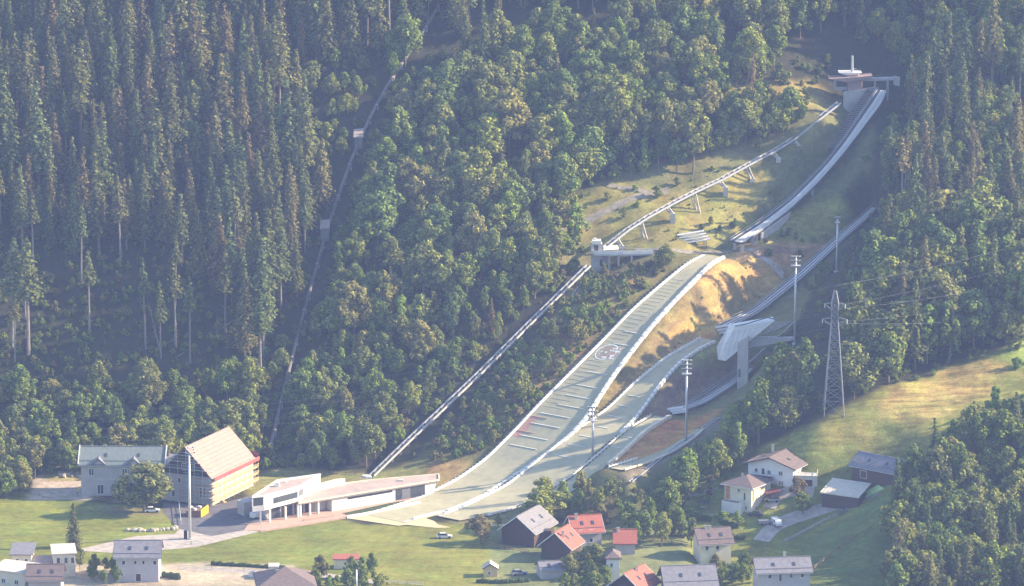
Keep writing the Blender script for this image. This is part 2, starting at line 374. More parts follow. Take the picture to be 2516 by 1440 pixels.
zone([(230, 1240), (390, 1250), (420, 1270), (250, 1262)], (.15, .14, .07), .2)
zone([(90, 1165), (205, 1155), (230, 1228), (60, 1225)], (.36, .31, .26))
zone([(120, 1140), (205, 1135), (205, 1180), (100, 1180)], (.25, .22, .10))
zone([(600, 1175), (680, 1150), (900, 1160), (1030, 1130), (1200, 1130), (1100, 1215), (1060, 1240), (620, 1240)], (.17, .17, .065), .3)
zone([(1060, 1140), (1120, 1128), (1170, 1140), (1090, 1200), (1040, 1180)], (.30, .22, .09), .2)
zone([(1855, 1115), (1930, 1065), (2045, 1014), (2200, 942), (2350, 893), (2460, 860), (2700, 800), (2700, 1500), (2000, 1500), (1990, 1200), (1900, 1190)], (.18, .18, .05), .8)
zone([(2440, 880), (2560, 790), (2700, 790), (2700, 900), (2500, 900)], (.19, .24, .06), .3)
zone([(2200, 950), (2420, 880), (2480, 900), (2420, 980), (2280, 1040), (2150, 1030)], (.25, .20, .07), 1.0)
zone([(1680, 1200), (1860, 1140), (2180, 1110), (2200, 1260), (1980, 1330), (1900, 1480), (1600, 1480), (1660, 1290)], (.14, .16, .042), .2)
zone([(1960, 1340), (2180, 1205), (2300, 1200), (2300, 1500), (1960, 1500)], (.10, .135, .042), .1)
zone([(1210, 1290), (1660, 1280), (1700, 1330), (1700, 1480), (1210, 1480)], (.13, .15, .07), .1)
zone([(0, 1385), (720, 1385), (760, 1480), (-300, 1480)], (.30, .26, .20), .1)
att = me.color_attributes.new('Ground', 'FLOAT_COLOR', 'POINT'); att.data.foreach_set('color', (colr * np.array([1.30, 1.24, 1.12, 1])).reshape(-1))
m = bpy.data.materials.new('ground'); m.use_nodes = True; t = m.node_tree; b = t.nodes['Principled BSDF']; M['ground'] = m
b.inputs['Roughness'].default_value = .95; b.inputs['Specular IOR Level'].default_value = .1
ca = t.nodes.new('ShaderNodeVertexColor'); ca.layer_name = 'Ground'; tc = t.nodes.new('ShaderNodeTexCoord')
def nz(scale, det, stretch=None, rot=None):
    mp = t.nodes.new('ShaderNodeMapping'); t.links.new(tc.outputs['Object'], mp.inputs[0])
    if stretch: mp.inputs['Scale'].default_value = stretch
    if rot: mp.inputs['Rotation'].default_value = rot
    n = t.nodes.new('ShaderNodeTexNoise'); n.inputs['Scale'].default_value = scale; n.inputs['Detail'].default_value = det; n.inputs['Roughness'].default_value = .7
    t.links.new(mp.outputs[0], n.inputs['Vector']); return n.outputs['Fac']
def mrange(s, a, bb, c, d):
    q = t.nodes.new('ShaderNodeMapRange'); t.links.new(s, q.inputs[0])
    for i, x in enumerate((a, bb, c, d)): q.inputs[i + 1].default_value = x
    return q.outputs[0]
def mul(a, bb):
    q = t.nodes.new('ShaderNodeMath'); q.operation = 'MULTIPLY'; t.links.new(a, q.inputs[0]); t.links.new(bb, q.inputs[1]); return q.outputs[0]
n1 = mrange(nz(.055, 4), .3, .7, .68, 1.32); n2 = mul(mrange(nz(.45, 5), .3, .7, .74, 1.28), mrange(nz(2.3, 5), .3, .7, .66, 1.36))
n3 = nz(.5, 4, (.10, .8, 1.1), (0, 0, R(8)))       # mown swathes and sheep terraces along the contour
st = t.nodes.new('ShaderNodeMix'); st.data_type = 'FLOAT'; st.inputs[2].default_value = 1.0
t.links.new(ca.outputs['Alpha'], st.inputs[0]); t.links.new(mrange(n3, .38, .62, .66, 1.3), st.inputs[3])
fac = mul(mul(n1, n2), st.outputs[0])
sc = t.nodes.new('ShaderNodeVectorMath'); sc.operation = 'SCALE'; t.links.new(ca.outputs['Color'], sc.inputs[0]); t.links.new(fac, sc.inputs['Scale'])
hs = t.nodes.new('ShaderNodeHueSaturation'); t.links.new(sc.outputs[0], hs.inputs['Color']); t.links.new(mrange(nz(.12, 3), .3, .7, .475, .525), hs.inputs['Hue'])
t.links.new(hs.outputs[0], b.inputs['Base Color'])
bp = t.nodes.new('ShaderNodeBump'); bp.inputs['Strength'].default_value = .5; bp.inputs['Distance'].default_value = .25
t.links.new(nz(1.2, 4), bp.inputs['Height']); t.links.new(bp.outputs[0], b.inputs['Normal'])
me.materials.append(m)
for p in me.polygons: p.use_smooth = True
ter = bpy.data.objects.new('mountain_slope', me); COL.objects.link(ter); ter['kind'] = 'structure'

hz = MB().box((0, -520, 199), (1460, 2300, 470)).build('haze', 'dark'); hz.data.materials.clear()
hm = bpy.data.materials.new('haze'); hm.use_nodes = True
for n in list(hm.node_tree.nodes):
    if n.type != 'OUTPUT_MATERIAL': hm.node_tree.nodes.remove(n)
pv = hm.node_tree.nodes.new('ShaderNodeVolumePrincipled'); pv.inputs['Density'].default_value = HAZE_DENSITY; pv.inputs['Color'].default_value = (.40, .53, .98, 1)
pv.inputs['Anisotropy'].default_value = .1
hm.node_tree.links.new(pv.outputs[0], hm.node_tree.nodes['Material Output'].inputs['Volume']); hz.data.materials.append(hm); hz['kind'] = 'stuff'

# ------------------------------------------------------------------ flat ground sheets and paths
def sheet(name, pts, z, material, solid=0.0):
    mb = MB(); P = [(p[0], p[1], z) for p in pts]
    if solid: mb.prism([(x, y, z - solid) for x, y, _ in P], (0, 0, solid))
    else: mb.poly(P)
    return struct(mb.build(name, material))
def onz(L, z=0.0): return [atZ(a, b_, z) for a, b_ in L]
def strip(name, pix, width, material, lift=.16, step=2.0, world_pts=None):
    P = [G(*p) for p in pix] if world_pts is None else world_pts
    Q = []
    for a, b_ in zip(P[:-1], P[1:]):
        n = max(1, int(math.hypot(b_[0] - a[0], b_[1] - a[1]) / step))
        for k in range(n): Q.append((a[0] + (b_[0] - a[0]) * k / n, a[1] + (b_[1] - a[1]) * k / n))
    Q.append((P[-1][0], P[-1][1])); Q = np.array(Q)
    for _ in range(4):
        if len(Q) > 2: Q[1:-1] = (Q[:-2] + 2 * Q[1:-1] + Q[2:]) / 4
    D = np.gradient(Q, axis=0); D /= np.maximum(np.hypot(D[:, 0], D[:, 1]), 1e-6)[:, None]; N = np.stack([-D[:, 1], D[:, 0]], 1)
    cols = np.linspace(-.5, .5, max(2, int(width / 1.0) + 1)); mb = MB(); k = len(cols)
    X = Q[:, None, 0] + N[:, None, 0] * cols * width; Y = Q[:, None, 1] + N[:, None, 1] * cols * width; Z = H(X, Y) + lift
    mb.v = np.stack([X, Y, Z], -1).reshape(-1, 3).tolist()
    mb.f = [(i * k + j, i * k + j + 1, (i + 1) * k + j + 1, (i + 1) * k + j) for i in range(len(Q) - 1) for j in range(k - 1)]
    return struct(mb.build(name, material))
sheet('asphalt_yard', onz([(400, 1236), (520, 1243), (640, 1212), (720, 1230), (660, 1296), (600, 1302), (515, 1336), (430, 1345), (438, 1300), (400, 1258)]), .03, 'asphalt')
sheet('building_terrace', onz([(600, 1303), (610, 1288), (740, 1262), (960, 1232), (1062, 1206), (1060, 1214), (850, 1270), (640, 1304)]), .06, 'paving')
sheet('gravel_road', onz([(180, 1353), (330, 1318), (430, 1312), (440, 1300), (520, 1318), (600, 1303), (640, 1306), (480, 1345), (300, 1360)]), .045, 'gravel')
sheet('pale_road', onz([(440, 1391), (600, 1399), (790, 1407), (920, 1425), (920, 1436), (780, 1418), (600, 1408), (440, 1400)]), .04, 'gravel')
sheet('outrun_matting', onz([(905, 1262), (850, 1273), (978, 1292), (1000, 1290), (1072, 1297), (1180, 1294), (1240, 1290), (1285, 1262), (1285, 1238), (1200, 1240), (1080, 1250), (975, 1248)]), .03, 'matting_light')
strip('hill_path', [(1300, 575), (1440, 545), (1590, 478), (1640, 470)], 2.2, 'track')
strip('hill_path', [(1490, 455), (1560, 468), (1600, 474)], 1.6, 'track')
strip('knoll_path', [(1560, 616), (1650, 616), (1740, 622), (1800, 618)], 2.0, 'track')
strip('knoll_path', [(1800, 612), (1860, 622), (1925, 680)], 2.2, 'gravel')
strip('knoll_path', [(1850, 625), (1940, 615), (2030, 604)], 2.4, 'soil')
strip('village_road', [(1870, 1330), (1900, 1290), (1960, 1270), (2060, 1240)], 5.0, 'gravel')
strip('village_road', [(1890, 1250), (1900, 1215), (1960, 1205), (2000, 1208)], 4.0, 'gravel')
strip('meadow_track', [(1925, 1330), (2010, 1285), (2090, 1245), (2160, 1212)], 1.2, 'track')
strip('meadow_track', [(1650, 1225), (1760, 1200)], 1.5, 'track')

# ------------------------------------------------------------------ ski-jump landing hills
def ramp_surface(run, s0, s1, material, name, parent, dz=.05, cross=4, w0=0.0, w1=1.0):
    mb = MB(); S = np.arange(s0, s1 + .01, 1.0); k = cross + 1
    for s in S:
        for j in range(k):
            w = run.width(s); mb.v.append(run.pt(s, w * (w0 + (w1 - w0) * j / cross), dz))
    mb.f = [(i * k + j, i * k + j + 1, (i + 1) * k + j + 1, (i + 1) * k + j) for i in range(len(S) - 1) for j in range(cross)]
    return mb.build(name, material, parent)
def edge_posts(run, s0, s1, side, parent, step=1.5, hgt=1.0, rail='white'):
    """a low board rail with posts, standing along one edge; each post is a part, at most 300 on one thing"""
    S = np.arange(s0, s1, step); off = -.5 if side < 0 else .5
    P = [run.pt(s, (0 if side < 0 else run.width(s)) + off, 0) for s in S]
    rl = MB()
    for a, b_ in zip(P[:-1], P[1:]): rl.beam((a[0], a[1], a[2] + hgt * .45), (b_[0], b_[1], b_[2] + hgt * .45), .22, hgt * .5)
    rl.build('rail_board', rail, parent)
    for a in P: piece('post', 'white', (a[0] - HP[0] * -.15 * side, a[1], a[2] - .3), (a[0], a[1], a[2] + hgt), .32, .32, parent)
def edge_boards(run, s0, s1, parent, step=2.4, hgt=1.1, gap=.35, thick=.9, material='white'):
    """a padded parapet of separate white boards along the right edge"""
    S = np.arange(s0, s1, step)
    for s in S:
        a = np.array(run.pt(s + gap / 2, run.width(s) + .6, .35)); b_ = np.array(run.pt(s + step - gap / 2, run.width(s + step) + .6, .35))
        piece('parapet_board', material, a, b_, thick, hgt * (.85 + .3 * rng.random()), parent)
hill = thing('landing_hill', 'largest landing hill, pale green matting sweeping down to the long flat roofed building', 'ski jump hill', big_land.pt(big_land.s[0], 5), 'ski jump landing hills')
s0, s1 = big_land.s[0], big_land.s[-1]
ramp_surface(big_land, s0, s1, 'matting', 'matting_surface', hill, cross=6)
# right-hand strip a little higher: kerb walkways on both sides
def side_strip(run, s0, s1, t0, t1, dz, material, name, parent):
    mb = MB(); S = np.arange(s0, s1 + .01, 1.5)
    for s in S:
        for tt in (t0, t1):
            w = run.width(s) if tt > 0 or t0 > 0 else 0
            mb.v.append(run.pt(s, (w if t0 > 0 else 0) + (tt if t0 <= 0 else tt - 0), dz))
    mb.f = [(2 * i, 2 * i + 1, 2 * i + 3, 2 * i + 2) for i in range(len(S) - 1)]
    return mb.build(name, material, parent)
side_strip(big_land, s0, s1, -.1, -1.6, .12, 'white', 'edge_walkway', hill)
side_strip(big_land, s0, s1 - 8, .1, 1.3, .1, 'concrete', 'edge_walkway', hill)
edge_posts(big_land, -135, -4, -1, hill, 1.6, 1.15)
edge_posts(big_land, s0 + 2, -136, -1, hill, 2.6, .7)
edge_boards(big_land, -128, -2, hill)
edge_boards(big_land, s0 + 4, -128, hill, 2.2, .6, .2, .6)
def span(run, s, f0, f1, name, material, parent, w=.28, dz=.13):
    a = run.pt(s, run.width(s) * f0, dz); b_ = run.pt(s - (0), run.width(s) * f1, dz); piece(name, material, a, b_, w, .05, parent)
def s_of(run, py, f=.5):
    S = np.arange(run.s[0], run.s[-1], .25); pts = np.array([run.pt(s, run.width(s) * f) for s in S]); _, v = projv(pts[:, 0], pts[:, 1], pts[:, 2])
    return float(S[np.argmin(abs(v - py))])
for py in (817, 846, 917, 948, 975, 999, 1023, 1048, 1077, 1100): span(big_land, s_of(big_land, py), .30 if py < 1000 else .12, .85 if py < 1000 else .72, 'distance_line', 'matting_white', hill, .34)
for k in range(42):
    s = s_of(big_land, 690) - k * 1.85; f1 = .62 - .004 * k
    if s > -84: span(big_land, s, .04, f1, 'net_batten', 'matting_light' if k % 3 else 'concrete', hill, .10, .09)
a = s_of(big_land, 1030); b_ = s_of(big_land, 1082)
ramp_surface(big_land, b_, a, 'matting_red', 'red_zone', hill, dz=.09, cross=2, w0=.0, w1=.16)
for k, py in enumerate((1032, 1068)): span(big_land, s_of(big_land, py), .0, .34, 'red_line', 'matting_red', hill, .5, .14)
# painted emblem: ring with rows of red and white blocks
sc_ = s_of(big_land, 868); tc_ = .44; em = MB(); W_ = big_land.width(sc_)
for k in range(28):
    a0, a1 = 2 * math.pi * k / 28, 2 * math.pi * (k + 1) / 28
    q = lambda r_, an: big_land.pt(sc_ + r_ * math.sin(an) * 1.05, W_ * tc_ - 1.2 + r_ * math.cos(an), .11)
    em.poly([q(3.1, a0), q(3.5, a0), q(3.5, a1), q(3.1, a1)])
em.build('emblem_ring', 'matting_white', hill)
er, ew = MB(), MB(); x = 0
for row in range(5):
    t = -2.1
    while t < 4.0:
        l = .35 + .55 * rng.random(); (er if rng.random() < .45 else ew).poly([big_land.pt(sc_ + 2.4 - row * 1.1, W_ * tc_ - 1 + t, .115), big_land.pt(sc_ + 2.4 - row * 1.1, W_ * tc_ - 1 + t + l, .115),
                       big_land.pt(sc_ + 1.7 - row * 1.1, W_ * tc_ - 1 + t + l, .115), big_land.pt(sc_ + 1.7 - row * 1.1, W_ * tc_ - 1 + t, .115)]); t += l + .28
er.build('emblem_letters', 'matting_red', hill)['label'] = 'red blocks of the painted emblem'
ew.build('emblem_letters', 'matting_white', hill)['label'] = 'white blocks of the painted emblem'

hill = thing('landing_hill', 'second landing hill, narrower matting below the white judges tower', 'ski jump hill', mid_land.pt(mid_land.s[-1], 4), 'ski jump landing hills')
s0, s1 = mid_land.s[0], mid_land.s[-1]
ramp_surface(mid_land, s0, s1, 'matting', 'matting_surface', hill, cross=4)
side_strip(mid_land, s0, s1, -.1, -1.2, .12, 'white', 'edge_walkway', hill)
edge_posts(mid_land, s0 + 2, s1, -1, hill, 1.6, 1.0)
sm = s_of(mid_land, 1066, 1.0)
edge_boards(mid_land, sm, s1 - 2, hill, 2.0, .9, .5, .8)
edge_boards(mid_land, s0 + 8, s_of(mid_land, 1240, 1), hill, 2.2, .6, .2, .5)
for py in (974, 999, 1024, 1050, 1074, 1096, 1122): span(mid_land, s_of(mid_land, py, .4), .15, .62, 'distance_line', 'matting_white', hill, .34)
hill = thing('landing_hill', 'third landing hill, short narrow matting beside the dry golden knoll', 'ski jump hill', low_land.pt(low_land.s[-1], 3), 'ski jump landing hills')
s0, s1 = low_land.s[0], low_land.s[-1]
ramp_surface(low_land, s0, s1, 'matting', 'matting_surface', hill, cross=3)
edge_posts(low_land, s0, s1, -1, hill, 1.6, 1.0); edge_boards(low_land, s_of(low_land, 1140), s1, hill, 2.0, 1.0, .15, 1.1, 'plaster_cream')
for py in (1075, 1100): span(low_land, s_of(low_land, py, .4), .1, .8, 'distance_line', 'matting_white', hill, .3)
hill = thing('landing_hill', 'smallest landing hill, below the dry golden knoll by the trees', 'ski jump hill', tiny_land.pt(tiny_land.s[-1], 2), 'ski jump landing hills')
ramp_surface(tiny_land, tiny_land.s[0], tiny_land.s[-1], 'matting', 'matting_surface', hill, cross=2)
edge_posts(tiny_land, tiny_land.s[0], tiny_land.s[0] + 14, -1, hill, 1.5, .9); edge_boards(tiny_land, tiny_land.s[0], tiny_land.s[-1], hill, 3., .45, .1, .5, 'plaster_cream')

# ------------------------------------------------------------------ inruns
def inrun(run, label, nb_stripes, table_h, pylons, deck='concrete', posts=True):
    s0, s1 = run.s[0], run.s[-1]; t = thing('inrun_ramp', label, 'ski jump inrun', run.pt(s0, run.width(s0) / 2, -table_h), 'ski jump inruns')
    S = np.arange(s0, s1 + .01, 1.0); mb = MB(); th = .45
    for s in S:
        w = run.width(s); mb.v += [run.pt(s, 0, 0), run.pt(s, w, 0), run.pt(s, w, -th), run.pt(s, 0, -th)]
    for i in range(len(S) - 1):
        for j in range(4): a, b_ = 4 * i + j, 4 * i + (j + 1) % 4; mb.f.append((a, b_, b_ + 4, a + 4))
    mb.f += [(3, 2, 1, 0), tuple(4 * (len(S) - 1) + j for j in range(4))]
    mb.build('deck', deck, t)
    for f in nb_stripes:
        mb = MB()
        for a, b_ in zip(S[:-1], S[1:]): mb.beam(run.pt(a, run.width(a) * f, .12), run.pt(b_, run.width(b_) * f, .12), .24, .2)
        mb.build('track_rail', 'white_clean', t)
    for side in (0, 1):
        mb = MB()
        for a, b_ in zip(S[:-1], S[1:]):
            mb.beam(run.pt(a, run.width(a) * side, .2), run.pt(b_, run.width(b_) * side, .2), .16, .3)
            mb.beam(run.pt(a, run.width(a) * side, 1.0), run.pt(b_, run.width(b_) * side, 1.0), .07, .07)
        mb.build('side_rail', 'galvanised', t)
    for s in pylons:
        for f in (.2, .8):
            a = run.pt(s, run.width(s) * f, -th); g = h(a[0], a[1]); MB().box((a[0], a[1], (a[2] + g - .6) / 2), (.8, .6, max(.3, a[2] - g + .6))).build('support', 'concrete', t)
    return t
tb = inrun(big_in, 'largest inrun, pale track curving down from the start tower to the takeoff table', (.38, .50, .64, .78, .92), 3.3, (big_in.s[0] + 1, big_in.s[0] + 9, big_in.s[0] + 40), 'deck_dark')
s = big_in.s[0]; w = big_in.width(s)
for k in range(3): MB().box(np.array(big_in.pt(s + .8 + k * 5.5, w - .8, -2.3)), (1.2, .9, 3.4)).build('table_pillar', 'concrete', tb)
MB().prism([big_in.pt(s + 10, w - .5, -.7), big_in.pt(s + 26, w - .5, -.7), big_in.pt(s + 24, w - .5, -2.5), big_in.pt(s + 10, w - .5, -4.6)], (HP[0] * .4, HP[1] * .4, 0)).build('table_wall', 'concrete', tb)
MB().box(np.array(big_in.pt(s + 12, w * .4, -2.3)), (w * .8, .5, 3.2), math.atan2(HP[1], HP[0])).build('table_back_wall', 'concrete_dark', tb)
inrun(mid_in, 'middle inrun, grey track descending behind the white judges tower', (.3, .62), 1.5, (mid_in.s[0] + 22, mid_in.s[0] + 36, mid_in.s[0] + 50), 'concrete_dark')
inrun(low_in, 'lowest inrun, short dark ramp behind the floodlight mast above the golden knoll', (.3, .7), 1.0, (low_in.s[0] + 8,), 'concrete_dark')

# ------------------------------------------------------------------ start tower at the top
def T_(px, py, Y=152.): return atY(px, py, Y)
base = T_(2095, 285, 150); tw = thing('start_tower', 'small concrete start tower with flat overhanging roofs at the head of the largest inrun', 'tower', base)
MB().prism([T_(2072, 226, 149), T_(2147, 217, 149), T_(2095, 292, 149), T_(2072, 262, 149)], (1.0, 5, -.3)).build('plinth_wall', 'concrete', tw)
MB().prism([T_(2050, 196), T_(2082, 196), T_(2082, 222), T_(2050, 222)], (0, 4, 0)).build('cabin', 'plaster_lilac', tw)
gl = MB().prism([T_(2055, 199, 151.7), T_(2080, 199, 151.7), T_(2080, 213, 151.7), T_(2055, 213, 151.7)], (0, .25, 0)).build('window', 'glass', tw)
MB().prism([T_(2083, 199, 150), T_(2118, 197, 150), T_(2118, 222, 150), T_(2083, 228, 150)], (.5, 5, 0)).build('stair_block', 'roof_board', tw)
MB().prism([T_(2037, 194, 149), T_(2144, 187, 149), T_(2144, 191, 149), T_(2090, 201, 149), T_(2078, 202, 149)], (0, 6, 0)).build('lower_roof', 'roof_board', tw)
MB().prism([T_(2061, 179, 151), T_(2118, 179, 151), T_(2110, 185, 151), T_(2082, 186, 151)], (0, 5, 0)).build('upper_roof', 'white', tw)
MB().box(T_(2094, 187, 152), (3.4, 3, 1.4)).build('lift_shaft', 'roof_board', tw)
MB().tube([T_(2094, 182, 152), T_(2094, 137, 152)], [.45, .38], 10).build('antenna_mast', 'galvanised', tw); MB().box(T_(2099, 169, 152), (1.4, .2, .2)).build('antenna_arm', 'galvanised', tw)
MB().prism([T_(2118, 194, 154), T_(2206, 192, 154), T_(2206, 197, 154), T_(2118, 200, 154)], (0, 3, 0)).build('bridge_deck', 'plaster_lilac', tw)
for k in range(6): a = T_(2126 + k * 15, 193, 154); MB().beam(a, a + np.array([0, 0, 1.1]), .1).build('railing_post', 'steel_dark', tw)
MB().beam(T_(2120, 185, 154), T_(2206, 184, 154), .08).build('handrail', 'steel_dark', tw)
for px in (2150, 2181): a = T_(px, 197, 155); g = h(a[0], a[1]); MB().box((a[0], a[1], (a[2] + g) / 2 - .5), (.7, .7, max(1, a[2] - g + 1))).build('column', 'concrete', tw)
MB().prism([T_(2197, 190, 153), T_(2212, 193, 153), T_(2210, 212, 153), T_(2196, 209, 153)], (0, 3, 0)).build('end_cabin', 'concrete', tw)
# broad start stairs left of the track
stt = thing('start_stairs', 'dark flight of start steps between the concrete plinth and the upper inrun track', 'stairs', big_in.pt(big_in.s[-1] - 12, -3, -1))
ms_ = unit('concrete_dark')
for k in range(34):
    s = big_in.s[-1] - 22 + k * .72; piece('step', 'concrete_dark', big_in.pt(s, -.4, -.1), big_in.pt(s, -4.2, -.1), .42, .3, stt)
mb = MB(); S = np.arange(big_in.s[-1] - 23, big_in.s[-1] + 3, 1.0)
for s in S: mb.v += [big_in.pt(s, -4.4, -.4), big_in.pt(s, -.2, -.4), big_in.pt(s, -.2, -3), big_in.pt(s, -4.4, -3)]
for i in range(len(S) - 1):
    for j in range(4): a, b_ = 4 * i + j, 4 * i + (j + 1) % 4; mb.f.append((a, b_, b_ + 4, a + 4))
mb.build('stair_slab', 'membrane', stt)

# ------------------------------------------------------------------ inclined lift
def vplane(pix, A, B):
    n = (-(B[1] - A[1]), B[0] - A[0]); return [atP(px, py, A, n) for px, py in pix]
LA = atY(1478, 614, 76.); LB = atY(2062, 252, 139.)
up_ = vplane([(1478, 614), (1540, 565), (1590, 533), (1650, 500), (1706, 471), (1770, 441), (1836, 405), (1900, 371), (1950, 340), (2000, 300), (2062, 252)], LA, LB)
ndir = np.array([-(LB - LA)[1], (LB - LA)[0], 0]); ndir = ndir / np.linalg.norm(ndir)
def lift_track(P, t, gauge=1.7, slat=2.2):
    for sgn in (-1, 1):
        mb = MB()
        for a, b_ in zip(P[:-1], P[1:]): mb.beam(a + ndir * sgn * gauge / 2, b_ + ndir * sgn * gauge / 2, .38, .55)
        mb.build('girder', 'galvanised' if sgn < 0 else 'concrete', t)
    for a, b_ in zip(P[:-1], P[1:]):
        L = np.linalg.norm(b_ - a)
        for k in range(int(L / slat)):
            c = a + (b_ - a) * (k + .5) / int(L / slat); piece('sleeper', 'concrete_dark', c - ndir * gauge / 2, c + ndir * gauge / 2, .5, .25, t)
t = thing('inclined_lift_track', 'raised inclined lift track on slanted supports from the lift tower up to the start tower', 'lift track', up_[0] - np.array([0, 0, 4]))
lift_track(up_, t)
for px, py, drop in ((1515, 583, 2.6), (1575, 545, 5.6), (1640, 507, 2.2), (1706, 474, 7.0), (1770, 444, 2.0), (1836, 408, 4.0), (1900, 373, 2.0), (1950, 342, 1.8)):
    c = vplane([(px, py)], LA, LB)[0]; foot = c + np.array([1.6, -1.0, -drop]); big = drop > 3
    for sgn in (-1, 1):
        MB().beam(c + ndir * sgn * .8 - np.array([0, 0, .3]), foot + ndir * sgn * .7, .3).build('strut', 'concrete', t)
        MB().beam(c + ndir * sgn * .8 + np.array([-1.0, 0, -.3]), foot + ndir * sgn * .7 + np.array([-.3, 0, 0]), .22).build('strut', 'concrete', t)
    g = h(foot[0], foot[1]); hh = max(1.0, min(6., foot[2] - g + .6))
    MB().box((foot[0], foot[1], foot[2] - hh / 2 + .2), (1.5, 1.7, hh)).build('footing', 'plaster_cream' if big else 'concrete', t)
LC = atY(1446, 652, 66.); LD = atY(914, 1168, -12.)
low_ = vplane([(1446, 652), (1400, 697), (1300, 795), (1190, 905), (1080, 1010), (1000, 1085), (914, 1168)], LC, LD)
ndir = np.array([-(LD - LC)[1], (LD - LC)[0], 0]); ndir = ndir / np.linalg.norm(ndir)
low_ = [p for p in low_]
t = thing('inclined_lift_track', 'long straight lower lift track from the flat roofed building up to the lift tower', 'lift track', low_[-1])
lift_track(low_, t, 1.6, 2.6)
for k in range(26):
    f = (k + .5) / 26; L_ = np.array(low_); tt = f * (len(L_) - 1); i = int(tt); c = L_[i] + (L_[i + 1] - L_[i]) * (tt - i); g = h(c[0], c[1])
    if c[2] - g > .2: MB().box((c[0], c[1], (c[2] + g) / 2 - .3), (.6, .6, c[2] - g + .6)).build('support', 'concrete', t)
# lift tower with viewing platform
P = lambda px, py, Y=73.: atY(px, py, Y)
t = thing('lift_tower', 'grey lift tower with a curved viewing platform on columns left of the knoll', 'tower', P(1470, 672))
MB().prism([P(1452, 600), P(1480, 600), P(1480, 668), P(1452, 668)], (0, 4, 0)).build('shaft', 'concrete', t)
MB().prism([P(1459, 603, 72.9), P(1470, 603, 72.9), P(1470, 622, 72.9), P(1459, 622, 72.9)], (0, .2, 0)).build('window', 'glass', t)
MB().prism([P(1455, 592, 72.6), P(1477, 592, 72.6), P(1477, 600, 72.6), P(1455, 600, 72.6)], (0, 3, 0)).build('cap', 'white', t)
MB().prism([P(1459, 586, 74), P(1466, 586, 74), P(1466, 592, 74), P(1459, 592, 74)], (0, 1, 0)).build('chimney', 'white', t)
MB().prism([P(1480, 630, 73.5), P(1497, 630, 73.5), P(1497, 664, 73.5), P(1480, 664, 73.5)], (0, 3, 0)).build('lower_room', 'plaster_grey', t)
MB().prism([P(1474, 638, 72.8), P(1479, 638, 72.8), P(1479, 652, 72.8), P(1474, 652, 72.8)], (0, .4, 0)).build('window', 'glass', t)
zdk = P(1500, 622)[2]
dk = [P(1452, 618, 73), P(1460, 626, 71), P(1485, 628, 71), P(1530, 622, 71), P(1605, 612, 72.5), P(1605, 611, 75), P(1530, 614, 76.5), P(1482, 619, 77)]
MB().prism([(p[0], p[1], zdk - .5) for p in dk], (0, 0, .5)).build('platform_deck', 'concrete', t)
mb = MB()
for a, b_ in zip(dk[:4], dk[1:5]): mb.beam((a[0], a[1], zdk + .55), (b_[0], b_[1], zdk + .55), .12, 1.1)
mb.build('parapet', 'white', t)
mb = MB(); mb.beam((dk[5][0], dk[5][1], zdk + .9), (dk[6][0], dk[6][1], zdk + .9), .1); mb.beam((dk[6][0], dk[6][1], zdk + .9), (dk[7][0], dk[7][1], zdk + .9), .1); mb.build('handrail', 'galvanised', t)
MB().prism([P(1483, 607, 76), P(1518, 607, 76), P(1520, 613, 75), P(1484, 615, 75)], (0, 1.5, .2)).build('bench_roof', 'white', t)
for px, py in ((1497, 672), (1520, 658), (1552, 634)):
    a = P(px, 625, 72.2); b0 = P(px, py, 72.2); MB().box((a[0], a[1], (zdk - .5 + b0[2] - 1.5) / 2), (.6, .6, zdk - .5 - b0[2] + 1.5)).build('column', 'concrete', t)
MB().prism([P(1447, 664, 71), P(1456, 660, 71), P(1456, 682, 71), P(1447, 682, 71)], (0, 2, 0)).build('landing_block', 'plaster_cream', t)

# ------------------------------------------------------------------ coach stands
def stand(px0, px1, py0, rows, Y, dpy, skew, label, z=0):
    a = atY(px0, py0, Y); t = thing('coach_stand', label, 'spectator stand', a - np.array([0, 0, 1]), 'coaches stands beside the inruns')
    for k in range(rows):
        p = atY(px0 + skew * k, py0 + dpy * k, Y - .9 * k); q = atY(px1 + skew * k, py0 + dpy * k - (px1 - px0) * .16, Y - .9 * k)
        d = (q - p); d = d / np.linalg.norm(d); nn = np.array([-d[1], d[0], 0])
        MB().beam(p, q, 1.5, .22).build('tier_deck', 'plaster_white', t)
        MB().beam(p - nn * .9 + np.array([0, 0, .55]), q - nn * .9 + np.array([0, 0, .55]), .1, .12).build('handrail', 'white', t)
        for j in range(4):
            c = p + (q - p) * (j + .2) / 3.6; MB().beam(c - nn * .9, c - nn * .9 + np.array([0, 0, .55]), .09).build('rail_post', 'white', t)
        for j in range(2):
            c = p + (q - p) * (.15 + .7 * j); g = h(c[0], c[1]); MB().beam((c[0], c[1], min(g, c[2] - 1) - .3), c, .22).build('leg', 'steel', t)
    return t
stand(1664, 1730, 578, 4, 84, 6.5, 5, 'pale stepped stand of four tiers on the grass left of the takeoff table')
stand(1757, 1790, 805, 3, 43, 7, 5, 'small pale stepped stand behind the white judges tower')
stand(1640, 1678, 1006, 3, 1, 5, 6, 'small pale stepped stand left of the mast at the lowest takeoff')

